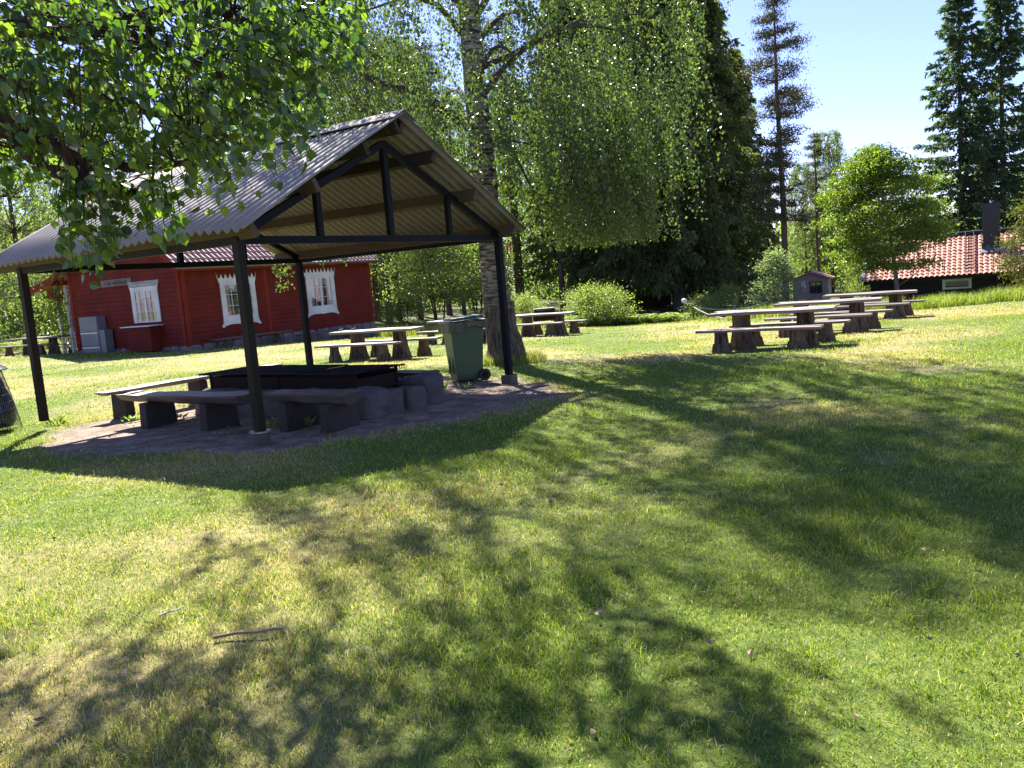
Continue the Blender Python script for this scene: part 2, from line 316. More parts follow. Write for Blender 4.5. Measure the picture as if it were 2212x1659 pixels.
for y in (0,SB):
    MB().beam((.05,y,SH-.045),(SA-.05,y,SH-.045),.07,.09).build('tie_beam',M['black_steel'],sh)
    for s in (0,1):
        x0=0 if s==0 else SA; MB().beam((x0,y,SH+.0),(SA/2,y,zr(SA/2)-.33),.07,.09).build('rafter',M['black_steel'],sh)
    MB().box((SA/2,y,(SH+zr(SA/2)-.36)/2),(.09,.072,zr(SA/2)-.36-SH)).build('king_post',M['black_steel'],sh)
    for q in (.245,.755):
        x=SA*q; zt=SH+(zr(SA/2)-.33-SH)*(1-abs(q-.5)*2)-.05; MB().box((x,y,(SH+zt)/2),(.08,.068,zt-SH)).build('strut',M['black_steel'],sh)
for x in (0,SA): MB().beam((x,.05,SH-.045),(x,SB-.05,SH-.045),.07,.088).build('side_beam',M['black_steel' if x else 'brown_steel'],sh)
Y0,Y1=-.42,SB+.72
for x,m_,w_ in ((-.06,'beam',.07),(SA*.18,'beam',.07),(SA*.36,'beam_dark',.07),(SA/2-.09,'beam_dark',.06),(SA/2+.09,'beam_dark',.06),(SA*.64,'beam_dark',.07),(SA*.82,'beam',.07),(SA+.06,'beam',.07)):
    zt=zr(x)-.035; sgn=-1 if x>SA/2 else 1; nrm=Vector((-sl_*sgn,0,1)).normalized()
    hgt=.17; c=Vector((x,0,zt))-nrm*(hgt/2+.004)
    MB().beam(c+Vector((0,Y0+.1,0)),c+Vector((0,Y1-.1,0)),w_,hgt,nrm).build('purlin',M[m_],sh,bevel=.004)
for s in (0,1):
    n=int((Y1-Y0)/.15*10); yy=np.linspace(Y0,Y1,n+1); zz=.027*np.sin((yy-Y0)/.15*2*math.pi); K=5; V=[]
    L=np.linspace(0,1,K)
    for k in range(K):
        xx=(-OH+L[k]*hs) if s==0 else (SA+OH-L[k]*hs)
        sag=.012*np.sin(yy*1.3+k)+(.015 if k==0 else 0)*np.sin(yy*2.2)
        V.append(np.stack([np.full(n+1,xx),yy,EZ+sl_*L[k]*hs+zz+sag],-1))
    V=np.concatenate(V); I=np.arange(K*(n+1)).reshape(K,n+1); Fq=np.stack([I[:-1,:-1],I[1:,:-1],I[1:,1:],I[:-1,1:]],-1).reshape(-1,4)
    o=link('roof_sheet',nmesh('roof_sheet',V,Fq,M['roof_top'],smooth=True),sh); md=o.modifiers.new('s','SOLIDIFY'); md.thickness=.007; md.offset=0
mb=MB()
for s in (-1,1):
    n=Vector((s*sl_,0,1)).normalized(); a=Vector((SA/2,0,AZ+.045)); b=a+Vector((s*.24,0,-.24*sl_)); mb.beam((a+b)/2+Vector((0,Y0-.02,0)),(a+b)/2+Vector((0,Y1+.02,0)),.27,.012,n)
mb.build('ridge_cap',M['roof_top'],sh)
tg=empty('grill_tongs',SM+su*(SA+.12)+sw*(-.12)+Vector((0,0,2.0)),.9,'red-handled grill tongs hanging beside the right front shelter post','tongs')
for s in (-1,1):
    MB().tube([(s*.035,0,.33),(s*.033,0,.17)],.004,6).build('wire_loop',M['steel'],tg); MB().tube([(s*.033,0,.17),(s*.045,0,.0)],[.014,.010],8).build('handle',M['red_plastic'],tg)
MB().tube([(.045,0,0),(.047,0,-.3)],.004,6).build('prong',M['steel'],tg)
# ---------------------------------------------------------------- fire pit
def rock(c,d,seed,n=18,m=12,rot=0,ex=.42,amp=.07):
    r_=np.random.default_rng(seed); ph=r_.random(12)*6.28; V=[];F=[]
    for i in range(m+1):
        for j in range(n):
            th=math.pi*i/m; fi=2*math.pi*j/n; f=lambda v:math.copysign(abs(v)**ex,v)
            x=f(math.sin(th))*f(math.cos(fi)); y=f(math.sin(th))*f(math.sin(fi)); z=f(math.cos(th))
            q=1+amp*(math.sin(3*x+ph[0]+2*z)+math.sin(4*y+ph[1])+math.sin(5*z+ph[2]+3*x))/2+r_.uniform(-.018,.018)
            x*=q*d[0]/2;y*=q*d[1]/2;z*=q*d[2]/2; V.append((c[0]+x*math.cos(rot)-y*math.sin(rot),c[1]+x*math.sin(rot)+y*math.cos(rot),c[2]+z))
    for i in range(m):
        for j in range(n): F.append((i*n+j,i*n+(j+1)%n,(i+1)*n+(j+1)%n,(i+1)*n+j))
    mb=MB(); mb.add(V,F); return mb
FPc=Vector((-2.06,11.25,0)); fz=gz(-2.6,12)
fp=empty('fire_pit',(FPc.x,FPc.y,fz),STH,'long stone fire pit with rusty iron box and blackened grates under the shelter','fire pit')
# local x = depth (su), y = length (sw)
FL,FD=2.95,.82
for k,(y,w_) in enumerate(((-.12,.75),(.62,.62),(1.25,.6),(1.9,.7),(2.6,.7))): rock((-.10,y,.13),(.55,w_*1.12,.44),k).build('base_stone',M['rock'],fp)
for k,(x,y,w_,d_,h_) in enumerate(((.22,-.30,.46,.34,.38),(.66,-.34,.38,.36,.34),(1.12,-.22,.48,.50,.56),(.62,-.12,.6,.3,.26))): rock((x,y,.10),(w_,d_,h_),20+k,ex=.33).build('base_stone',M['rock'],fp)
for k,y in enumerate((.5,1.3,2.1,2.8)): rock((FD+.12,y,.13),(.5,.85,.42),40+k).build('base_stone',M['rock'],fp)
rock((.45,FL+.1,.13),(1.1,.5,.42),50).build('base_stone',M['rock'],fp)
MB().box((FD/2,FL/2,.14),(FD-.1,FL-.1,.3)).build('ash_bed',M['rock'],fp)
mb=MB(); mb.box((0,FL/2,.375),(.008,FL,.27)).box((FD,FL/2,.375),(.008,FL,.27)).box((FD/2,0,.36),(FD,.008,.2)).box((FD/2,FL,.375),(FD,.008,.27)).box((FD/2,-.02,.30),(FD,.03,.05))
for x in (0,FD):
    for y in (0,FL/2,FL): mb.box((x,y,.38),(.035,.035,.34))
mb.build('firebox',M['iron'],fp)
for k in range(3):
    y0=-.12+k*1.08; z=.545+.01*k; mb=MB(); dy=1.06; nb=30; tl=[0,.006,-.008][k]
    for i in range(nb+1):
        t=i/nb; mb.beam((-.10+.98*t,y0,z),(-.10+.98*t,y0+dy,z+tl),.008,.006); mb.beam((-.10,y0+dy*t,z+.006),(-.10+.98,y0+dy*t,z+.006+tl),.008,.006)
    for x in (-.10,.88): mb.beam((x,y0,z),(x,y0+dy,z+tl),.02,.02)
    gr=mb.build('grate',M['grate'],fp)
    pts=[(.1+.78*t,y0-.02+.0*t+.03*math.cos(t*16*2*math.pi),z+.0+.035*math.sin(t*16*2*math.pi)-.01) for t in np.linspace(0,1,160)]
    if k==0: MB().tube(pts,.004,4).build('coil_handle',M['grate'],gr)
    if k==2: MB().tube([(-.10+.96*t,y0+dy+.02+.03*math.cos(t*20*6.283),z-.03+.035*math.sin(t*20*6.283)) for t in np.linspace(0,1,200)],.004,4).build('coil_handle',M['grate'],gr)
def logbench(c,dr,L,wd,th,hgt,label,legs,seed,legw=.30,bl='log_wood'):
    """c = centre (x,y), dr = direction angle; split-log seat on block legs"""
    z0=gz(*c); b=empty('log_bench',(c[0],c[1],z0),dr,label,'bench','log benches around the fire pit'); random.seed(seed)
    prof=[(-wd/2,hgt),(-wd/2+.01,hgt-.03),(-wd*.36,hgt-th*.75),(-wd*.1,hgt-th),(wd*.22,hgt-th*.95),(wd*.45,hgt-th*.55),(wd/2,hgt-.02),(wd/2-.015,hgt+.002),(wd*.15,hgt+.008),(-wd*.2,hgt-.002)]
    K=9; V=[];F=[];n=len(prof)
    for i in range(K):
        t=i/(K-1); e=.93 if i in(0,K-1) else 1
        for j,(y,z) in enumerate(prof):
            hh=hgt-(hgt-z)*(.85+.25*t)*e; V.append((-L/2+L*t+ (0.05*(hgt-z)/th if i==K-1 else -.05*(hgt-z)/th if i==0 else 0)*-1,y*e*(1+.04*math.sin(i*2+seed))+random.uniform(-.006,.006),hh+.006*math.sin(i*1.7+j+seed)))
    for i in range(K-1):
        for j in range(n): F.append((i*n+j,(i+1)*n+j,(i+1)*n+(j+1)%n,i*n+(j+1)%n))
    F+= [tuple(range(n)),tuple(range(K*n-1,(K-1)*n-1,-1))]
    mb=MB(); mb.add(V,F); mb.build('seat',M[bl],b,bevel=.004)
    for lx in legs:
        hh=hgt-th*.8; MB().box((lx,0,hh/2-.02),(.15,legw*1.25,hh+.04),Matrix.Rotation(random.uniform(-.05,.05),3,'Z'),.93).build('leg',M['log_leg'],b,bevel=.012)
    return b
aw=math.atan2(-sw.y,-sw.x)
logbench((-4.38,11.38),aw,2.55,.40,.13,.44,'thick log bench on two blocks, left of the front shelter post',(-.62,.68),1,.40)
logbench((-2.45,10.42),aw,1.38,.38,.15,.43,'short thick log bench just right of the front shelter post',(-.28,.42),2,.42)
logbench((-5.15,14.02),STH,3.4,.36,.075,.44,'long flat plank bench behind the fire pit at its left end',(-1.35,0,1.3),3,.3,'plank')
logbench((-1.95,12.92),aw,2.0,.34,.10,.40,'dark log bench behind the right end of the fire pit',(-.6,.66),4,.32)
# ---------------------------------------------------------------- bin, left basket bin
BP=Vector((-.78,14.85,0)); BP.z=gz(BP.x,BP.y)-.01
bn=empty('wheeled_bin',BP,R(20),'green wheeled rubbish bin with open black bag beside the birch trunk','wheeled bin')
mb=MB(); ring=[]
for z,x0,x1,yw in ((.03,-.22,.20,.21),(.12,-.235,.24,.225),(.62,-.27,.275,.255),(.94,-.29,.30,.275),(1.0,-.30,.31,.285)):
    ring.append([(x0,-yw,z),(x1,-yw,z),(x1,yw,z),(x0,yw,z)])
V=[p for r_ in ring for p in r_]; Fq=[(i*4+k,i*4+(k+1)%4,(i+1)*4+(k+1)%4,(i+1)*4+k) for i in range(4) for k in range(4)]+[(3,2,1,0),(16,17,18,19)]
mb.add(V,Fq); mb.build('body',M['bin'],bn,bevel=.02)
MB().box((-.262,0,.60),(.02,.17,.05)).box((-.252,-.1,.36),(.03,.03,.42),Matrix.Rotation(.06,3,'Y')).box((-.252,.1,.36),(.03,.03,.42),Matrix.Rotation(.06,3,'Y')).build('front_rib',M['bin'],bn,bevel=.006)
MB().box((.0,0,1.0),(.67,.60,.045)).build('rim',M['bin'],bn,bevel=.01)
lid=MB(); lid.box((.03,0,1.09),(.60,.54,.05),Matrix.Rotation(-.05,3,'Y'),.93).box((.02,0,1.06),(.68,.60,.02),Matrix.Rotation(-.05,3,'Y')); lid.build('lid',M['bin_lid'],bn,bevel=.02)
V=[];n=48
for k in range(n):
    th=2*math.pi*k/n; cx,cy=math.cos(th),math.sin(th); q=1/max(abs(cx)/.345,abs(cy)/.31); wv=.012*math.sin(k*2.3)+.01*math.sin(k*5.1)
    V+=[(cx*(q-.02),cy*(q-.02),1.035),(cx*(q+.012+wv),cy*(q+.012+wv),1.03),(cx*(q+.014+wv),cy*(q+.014+wv),.93+.03*math.sin(k*.7)+(-.06 if cx<-.3 else 0))]
mb=MB(); mb.add(V,[(k*3+j,((k+1)%n)*3+j,((k+1)%n)*3+j+1,k*3+j+1) for k in range(n) for j in (0,1)]); mb.build('bag',M['bag'],bn)
for s in (-1,1): wl=MB().tube([(.25,s*.25,.10),(.25,s*.30,.10)],.105,24).build('wheel',M['rubber'],bn,bevel=.01); MB().tube([(.25,s*.302,.10),(.25,s*.305,.10)],.055,16).build('hub',M['iron'],wl)
MB().tube([(.33,-.2,.98),(.37,-.2,.99),(.37,.2,.99),(.33,.2,.98)],.014,8).build('handle',M['bin'],bn)
lb=at(-14,905,12.3); bz=gz(lb.x,lb.y)
bb=empty('basket_bin',(lb.x,lb.y,bz),0,'dark round bin in a wire basket at the left edge of the lawn','bin')
def lathe(prof,n=28):
    V=[(r_*math.cos(2*math.pi*k/n),r_*math.sin(2*math.pi*k/n),z) for r_,z in prof for k in range(n)]; mb=MB(); mb.add(V,[(i*n+k,i*n+(k+1)%n,(i+1)*n+(k+1)%n,(i+1)*n+k) for i in range(len(prof)-1) for k in range(n)]); return mb
lathe([(.0,.06),(.24,.06),(.29,.14),(.30,.28),(.27,.45),(.21,.62),(.17,.78),(.15,.86)]).build('inner_sack',M['bag'],bb,True)
mb=MB()
for k in range(56):
    a=2*math.pi*k/56; mb.tube([(.19*math.cos(a),.19*math.sin(a),.88),(.27*math.cos(a),.27*math.sin(a),.5),(.35*math.cos(a),.35*math.sin(a),.03)],.0025,4,False)
for z in np.linspace(.1,.86,8):
    r_=.19+(.88-z)*.19; mb.tube([(r_*math.cos(a),r_*math.sin(a),z+.01*math.sin(3*a)) for a in np.linspace(0,6.283,32)],.003,4,False)
mb.build('wire_basket',M['galv'],bb); lathe([(0,1.04),(.10,1.03),(.14,1.0),(.15,.97),(.24,.93),(.27,.895),(.28,.89),(.27,.88),(0,.88)]).build('lid',M['bag'],bb,True)
# ---------------------------------------------------------------- picnic tables on tree stumps
def stump(parent,name,x,y,h,rt,rb,seed,ell=1.0,rz=0):
    random.seed(seed); n=22; zs=[-.08,.0,.06,.16,h*.45,h*.75,h]; rs=[rb*1.16,rb*1.08,rb*1.0,rb*.9,(rt+rb)/2*.93,rt*1.03,rt]; V=[]; ph=[random.random()*6.28 for _ in range(4)]
    for z,r_ in zip(zs,rs):
        for k in range(n):
            a=2*math.pi*k/n; q=r_*(1+.07*math.sin(3*a+ph[0])+.05*math.sin(5*a+ph[1])+.035*math.sin(9*a+ph[2])+random.uniform(-.035,.035)); px,py=q*math.cos(a)*ell,q*math.sin(a)
            V.append((x+px*math.cos(rz)-py*math.sin(rz),y+px*math.sin(rz)+py*math.cos(rz),z))
    mb=MB(); mb.add(V,[(i*n+k,i*n+(k+1)%n,(i+1)*n+(k+1)%n,(i+1)*n+k) for i in range(len(zs)-1) for k in range(n)]+[tuple((len(zs)-1)*n+k for k in range(n))]); return mb.build(name,M['stump'],parent)
def plankmb(L,wd,z,th,y0=0,x0=0,tilt=0,seed=0):
    random.seed(seed); mb=MB(); K=8; V=[]; 
    for i in range(K):
        x=x0-L/2+L*i/(K-1); e=random.uniform(-.012,.012); b=.006*math.sin(i*1.2+seed)
        V+=[(x,y0-wd/2+e,z-th),(x,y0+wd/2+e,z-th),(x+random.uniform(-.01,.01),y0+wd/2+e,z+b),(x,y0-wd/2+e,z+b)]
    mb.add(V,[(i*4+k,i*4+(k+1)%4,(i+1)*4+(k+1)%4,(i+1)*4+k) for i in range(K-1) for k in range(4)]+[(3,2,1,0),((K-1)*4,(K-1)*4+1,(K-1)*4+2,(K-1)*4+3)]); return mb
def picnic(c,th,L,seed,where,h=.75,bench=True,sep=.74):
    z0=gz(c[0],c[1]); ct,st=math.cos(th),math.sin(th)
    t=empty('picnic_table',(c[0],c[1],z0),th,'thick-planked picnic table on two tree stumps, '+where,'table','stump-legged picnic tables')
    plankmb(L,.26,h,.06,-.27,0,0,seed).build('table_plank',M['plank'],t,bevel=.006); plankmb(L*.96,.26,h+.004,.06,.0,.03,0,seed+1).build('table_plank',M['plank'],t,bevel=.006); plankmb(L*.98,.24,h,.06,.26,-.06,0,seed+2).build('table_plank',M['plank'],t,bevel=.006)
    for s in (-1,1): stump(t,'leg',s*L*.26,0,h-.062,.17,.25,seed*7+s,1.0 if s<0 else .92,s*.4)
    for s,nm in ((-1,'near'),(1,'far')):
        x,y=c[0]+st*-s*sep+ct*(.12*s),c[1]+ct*s*sep+st*(.12*s)
        b=empty('picnic_bench',(x,y,gz(x,y)),th,f'{nm}-side stump bench of the table '+where,'bench','stump-legged picnic benches')
        Lb=L*.98; plankmb(Lb,.17,.44,.05,-.09,0,0,seed+5+s).build('seat_plank',M['plank'],b,bevel=.005); plankmb(Lb*.97,.16,.443,.05,.09,.04,0,seed+9+s).build('seat_plank',M['plank'],b,bevel=.005)
        for q in (-1,1): stump(b,'leg',q*L*.30,0,.392,.10,.15,seed*11+q+s*3,1.25,.2*q)
TH=R(-31)
def pt(px,py,Y): p=at(px,py,Y); return (p.x,p.y)
picnic(pt(1671,700,17.0),TH,2.42,11,'nearest of three right of the birch')
picnic(pt(1791,690,20.0),TH,2.35,12,'middle of three right of the birch')
picnic(pt(1881,670,24.3),TH,2.45,13,'rearmost of three, before the black cottage')
picnic(pt(818,735,22.0),R(-27),2.5,14,'between the red house and the green bin')
picnic(pt(1006,720,27.5),R(-27),2.4,15,'half hidden by the green bin')
picnic(pt(1174,705,29.5),R(-27),2.35,16,'just right of the birch trunk')
picnic(pt(86,735,36.0),R(-15),2.6,17,'far left beyond the red house')
for k,(px,py) in enumerate(((717,0),(763,0))):
    p=at(735+27*k,705,22.05); bz=gz(*pt(818,735,22.0))+.755
    b=rock((0,0,.045),(.10,.05,.055),70+k,ex=1).build('bird',M['bird']); b.location=(p.x,p.y,bz); tag(b,('small grey bird at the left end of the picnic table by the red house','small grey bird second from the end of the picnic table by the red house')[k],'bird')
    mb=MB(); mb.tube([(-.04,0,.04),(-.11,0,.03)],[.012,.004],6); mb.build('tail',M['bird'],b); rock((.045,0,.075),(.04,.035,.035),80,ex=1).build('head',M['bird'],b); MB().tube([(0,.01,0),(0,.01,.03)],.002,4).tube([(0,-.01,0),(0,-.01,.03)],.002,4).build('leg',M['bird'],b)
# ---------------------------------------------------------------- red house
HC=Vector((-11.92,32,0)); HT=math.atan2(.848,.53); HL,HW=10.6,7.0; HE,HP=3.30,6.35
hr=Vector((math.cos(HT),math.sin(HT),0)); hl=Vector((-math.sin(HT),math.cos(HT),0))
ho=empty('red_house',HC,HT,'red timber cafe house with white carved window frames and tiled roof','house')
FR=lambda a,b,o:Vector((a,-o,b))      # right (long) wall: a along x, outward -y
FLW=lambda a,b,o:Vector((-o,a,b))     # left (gable) wall: a along y, outward -x
MB().box((HL/2,HW/2,1.6),(HL-.1,HW-.1,3.3)).build('wall_core',M['dark'],ho)
def clap(fn,a0,a1,z0,z1,gable=None):
    mb=MB(); bh=.175; z=z0
    while z<z1-.01:
        h=min(bh,z1-z); q0,q1=a0,a1
        if gable and z>gable[0]:
            k=(z+h-gable[0])/(gable[1]-gable[0]); c=(a0+a1)/2; hw=(a1-a0)/2*(1-k); q0,q1=c-hw,c+hw
            if hw<.1: break
        n=max(1,int((q1-q0)/3.5)); 
        for i in range(n):
            s0=q0+(q1-q0)*i/n; s1=q0+(q1-q0)*(i+1)/n-.004; o0=.042+random.uniform(-.004,.005)
            V=[fn(s0,z,0),fn(s1,z,0),fn(s1,z,o0),fn(s0,z,o0),fn(s0,z+h,0),fn(s1,z+h,0),fn(s1,z+h,.010),fn(s0,z+h,.010)]
            mb.add(V,[(0,1,2,3),(4,7,6,5),(3,2,6,7),(0,3,7,4),(1,5,6,2)])
        z+=h
    return mb
clap(FR,0,HL,.05,HE).build('long_wall',M['red_paint'],ho); clap(FLW,0,HW,.05,HP-.1,(HE,HP)).build('gable_wall',M['red_paint'],ho)
MB().box((HL,HW/2,1.65),(.04,HW,3.3)).box((HL/2,HW,1.65),(HL,.04,3.3)).build('back_wall',M['red_paint'],ho)
def bd(fn,a,b,o,wa,wb,wo,mb):
    V=[fn(a+sa*wa/2,b+sb*wb/2,o+so*wo/2) for so in(-1,1) for sa,sb in((-1,-1),(1,-1),(1,1),(-1,1))]; mb.add(V,[(3,2,1,0),(4,5,6,7),(0,1,5,4),(1,2,6,5),(2,3,7,6),(3,0,4,7)]); return mb
mb=MB()
for fn,a in ((FR,.09),(FR,HL-.09),(FR,HL*.385),(FLW,.09),(FLW,HW-.09)): bd(fn,a,1.67,.035,.18,3.22,.03,MB()).build('corner_board',M['red_trim'],ho)
mb=MB(); random.seed(5)
for fn,L in ((FR,HL),(FLW,HW)):
    a=-.05
    while a<L:
        w_=random.uniform(.4,.8); rk=rock((0,0,0),(w_*1.05,.35,.75),int(a*100)+9,10,6); 
        for v in rk.v: pass
        mb.add([fn(a+w_/2+v[0],v[2]-.26,-.06+v[1]) for v in rk.v],rk.f); a+=w_
mb.build('stone_foundation',M['stone'],ho)
def pantile(o_,ux,un,W_,L_,mat,parent,name,tw=.22,tl=.34,amp=.035):
    """o_ lower-left origin, ux along eave, un up-slope unit vectors"""
    nz=ux.cross(un).normalized(); nx=int(W_/tw*8); rows=int(L_/tl); xs=np.linspace(0,W_,nx+1); V=[]
    prof=amp*(np.sin(xs/tw*2*math.pi)+.35*np.sin(xs/tw*4*math.pi+.6)); jit=np.repeat(rng.normal(0,.004,(rows,int(W_/tw)+2)),8,1)
    for r_ in range(rows):
        for e,(s,zz) in enumerate(((r_*tl-.02,.045),((r_+1)*tl,.0))):
            hgt=prof+zz*.8+jit[r_,:nx+1]; skew=.0
            P=np.array(o_)[None]+np.array(ux)[None]*xs[:,None]+np.array(un)[None]*(s+(0 if e else .0)+.012*np.sin(xs/tw*2*math.pi)[:,None])+np.array(nz)[None]*hgt[:,None]
            V.append(P)
    V=np.concatenate(V); K=rows*2; I=np.arange(K*(nx+1)).reshape(K,nx+1); Fq=np.stack([I[:-1,:-1],I[:-1,1:],I[1:,1:],I[1:,:-1]],-1).reshape(-1,4)
    lo=V[:nx+1]-np.array(nz)*.03; n0=len(V); V=np.concatenate([V,lo]); J=np.arange(nx); Fq=np.concatenate([Fq,np.stack([J,J+n0,J+n0+1,J+1],-1)])
    return link(name,nmesh(name,V,Fq,mat),parent)
rs=(HP-HE)/(HW/2); un1=Vector((0,1,rs)).normalized(); un2=Vector((0,-1,rs)).normalized(); ov=.5; eo=.45; Ls=math.hypot(HW/2+eo,(HW/2+eo)*rs)
pantile(Vector((-ov,-eo,HE-eo*rs+.14)),Vector((1,0,0)),un1,HL+2*ov,Ls,M['tile_old'],ho,'roof',.25,.36,.032); pantile(Vector((HL+ov,HW+eo,HE-eo*rs+.14)),Vector((-1,0,0)),un2,HL+2*ov,Ls,M['tile_old'],ho,'roof',.25,.36,.032)
mb=MB(); 
for y0,u in ((-eo,un1),(HW+eo,un2)):
    for x in (-ov,HL+ov): a=Vector((x,y0,HE-eo*rs+.03)); mb.beam(a,a+u*Ls,.03,.2,(0,0,1))
    mb.beam((-ov,y0,HE-eo*rs+.02),(HL+ov,y0,HE-eo*rs+.02),.03,.16)
mb.build('barge_board',M['red_trim'],ho)
MB().tube([(-ov,-eo-.06,HE-eo*rs+.06),(HL+ov,-eo-.06,HE-eo*rs+.06)],.055,8).build('gutter',M['galv'],ho)
MB().tube([(-ov,HW/2,HP+.24),(HL+ov,HW/2,HP+.24)],.11,8).build('ridge_tiles',M['tile_old'],ho)
MB().box((HL*.45,HW*.62,HP+.1),(.7,.7,1.6)).build('chimney',M['chim'],ho)
def window(fn,a,zb,zt,W_,ears,apron,label,mir=1):
    """carved white casing; a=centre, W_=overall width"""
    g_w=W_*.70; gz0,gz1=zb+(zt-zb)*(.19 if apron else .06),zb+(zt-zb)*.815
    wn=MB(); jw=(W_*.88-g_w)/2
    for s in (-1,1): bd(fn,a+s*(g_w/2+jw/2),(gz0+gz1)/2,.06,jw,gz1-gz0,.04,wn)
    n=9; top=[(-W_*.44,gz1),(W_*.44,gz1),(W_*.46,gz1+.1),(W_*.5,zt+.03)]
    for i in range(n):
        x1=W_*.5-W_*(i+.5)/n; top+=[(x1+W_*.03,zt-.13),(x1,zt-.19),(x1-W_*.03,zt-.13)] if i in range(n) else []
        if i<n-1: top+=[(W_*.5-W_*(i+1)/n,zt+.0)]
    top+=[(-W_*.5,zt+.03),(-W_*.46,gz1+.1)]
    wn.prism([(a+p,q) for p,q in top],.042,.085,fn)
    if apron:
        bt=[(W_*.44,gz0),(-W_*.44,gz0),(-W_*.45,zb+.16),(-W_*.5,zb+.05),(-W_*.47,zb-.02),(-W_*.40,zb+.06)]+[(W_*x,zb+.06+.05*abs(math.sin(x*9))+.015*math.cos(x*20)) for x in np.linspace(-.34,.34,15)]+[(W_*.40,zb+.06),(W_*.47,zb-.02),(W_*.5,zb+.05),(W_*.45,zb+.16)]
        wn.prism([(a+p,q) for p,q in bt],.042,.08,fn)
    w0=wn.build('window',M['white_paint'],ho)
    sa=MB(); fw=.055
    for c in (-1,1):
        cx=a+c*g_w/4; cw=g_w/2-.004
        for s in (-1,1): bd(fn,cx+s*(cw/2-fw/2),(gz0+gz1)/2,.055,fw,gz1-gz0,.035,sa)
        for zz in (gz0+fw/2+.001,gz1-fw/2-.001): bd(fn,cx,zz,.055,cw-2*fw,fw,.033,sa)
        bd(fn,cx,(gz0+gz1)/2,.055,.022,gz1-gz0-2*fw,.026,sa)
        for k in (1,2): bd(fn,cx,gz0+(gz1-gz0)*k/3,.055,cw-2*fw,.022,.028,sa)
    sa.build('sash',M['white_paint'],w0)
    bd(fn,a,(gz0+gz1)/2,.048,g_w,gz1-gz0,.004,MB()).build('pane',M['glass'],w0); bd(fn,a,(gz0+gz1)/2,.037,g_w,gz1-gz0,.004,MB()).build('backing',M['dark'],w0)
    cu=MB()
    for c in (-1,1): bd(fn,a+c*g_w*.38,(gz0+gz1)/2,.042,g_w*.12,gz1-gz0,.002,cu)
    bd(fn,a,gz1-(gz1-gz0)*.13,.042,g_w*.6,(gz1-gz0)*.26,.002,cu); cu.build('curtain',M['curtain'],w0)
window(FLW,2.1,.97,2.62,1.85,1,False,''); window(FR,2.6,.62,2.68,1.98,1,True,''); window(FR,7.2,.66,2.73,1.98,1,True,'')
hb=bd(FLW,2.1,.46,.29,1.42,.92,.5,MB()).build('serving_hatch_box',M['red_paint'],ho,bevel=.006)
mb=MB()
for k in range(5): bd(FLW,2.1,.1+k*.175,.545,1.43,.012,.012,mb); bd(FLW,1.385,.1+k*.175,.29,.012,.012,.5,mb)
mb.build('board_groove',M['tar'],hb)
bd(FLW,2.1,.95,.36,1.75,.04,.66,MB()).build('counter',M['white_paint'],hb)
# porch at the back-left corner
mb=MB(); mb.box((1.6,HW+1.35,2.95),(4.2,1.9,.08),Matrix.Rotation(-.22,3,'X')); mb.box((-.5,HW+1.3,2.86),(.05,2.0,.22),Matrix.Rotation(-.22,3,'X')); mb.build('porch_roof',M['red_trim'],ho)
for x,y in ((.1,HW+1.15),(.1,HW+.45)): MB().box((x,y,1.38),(.13,.13,2.9)).build('porch_post',M['white_paint'],ho)
mb=MB(); mb.box((.1,HW+.75,.62),(.05,.7,.05)).beam((.1,HW+.5,.1),(.1,HW+1.1,.6),.04,.05).beam((.1,HW+1.1,.1),(.1,HW+.5,.6),.04,.05); mb.build('porch_railing',M['white_paint'],ho)
def houseloc(fn,a,z,o): v=fn(a,z,o); return HC+hr*v.x+hl*v.y+Vector((0,0,v.z))
# sign
sg=bd(FLW,0,0,0,1.95,.27,.03,MB()).build('cafe_sign',M['sign'],None,bevel=.006); sg.location=houseloc(FLW,3.77,2.70,.06); sg.rotation_euler=(0,0,HT); tag(sg,'weathered grey wooden cafe sign above and left of the hatch window','sign')
cu=bpy.data.curves.new('t','FONT'); cu.body='Café våffelbruk'; cu.size=.235; cu.align_x='CENTER'; cu.align_y='CENTER'; cu.extrude=.004; cu.shear=.1
to=bpy.data.objects.new('t',cu); sc.collection.objects.link(to); bpy.context.view_layer.update(); tm=bpy.data.meshes.new_from_object(to.evaluated_get(bpy.context.evaluated_depsgraph_get())); bpy.data.objects.remove(to)
tm.materials.clear(); tm.materials.append(M['carve']); lt=link('lettering',tm,sg,(-.020,0,0)); lt.matrix_local=Matrix(((0,0,-1,-.0185),(-1,0,0,0),(0,1,0,0),(0,0,0,1)))@Matrix.Scale(1,4)
# metal cabinets
ca=empty('metal_cabinet',houseloc(FLW,5.35,-.05,.26),HT,'grey galvanised two-door cabinet against the red gable wall','cabinet')
MB().box((0,0,.76),(.38,1.22,1.50)).build('carcass',M['galv'],ca,bevel=.01); MB().box((-.2,0,1.17),(.02,1.16,.62)).build('upper_door',M['galv'],ca,bevel=.006); MB().box((-.2,0,.58),(.02,1.16,.50)).build('lower_door',M['galv'],ca,bevel=.006); MB().box((-.2,0,.27),(.03,1.16,.05)).box((-.2,0,.85),(.026,1.16,.03)).build('handle_strip',M['steel'],ca); MB().box((-.195,0,.12),(.015,1.16,.2)).build('plinth',M['galv'],ca)
cb=empty('narrow_cabinet',houseloc(FLW,4.48,-.05,.30),HT,'narrow grey metal box right of the galvanised cabinet','cabinet'); MB().box((0,0,.47),(.36,.34,.94)).build('body',M['galv'],cb,bevel=.01); MB().box((0,0,.95),(.38,.36,.025)).build('lid',M['galv'],cb)
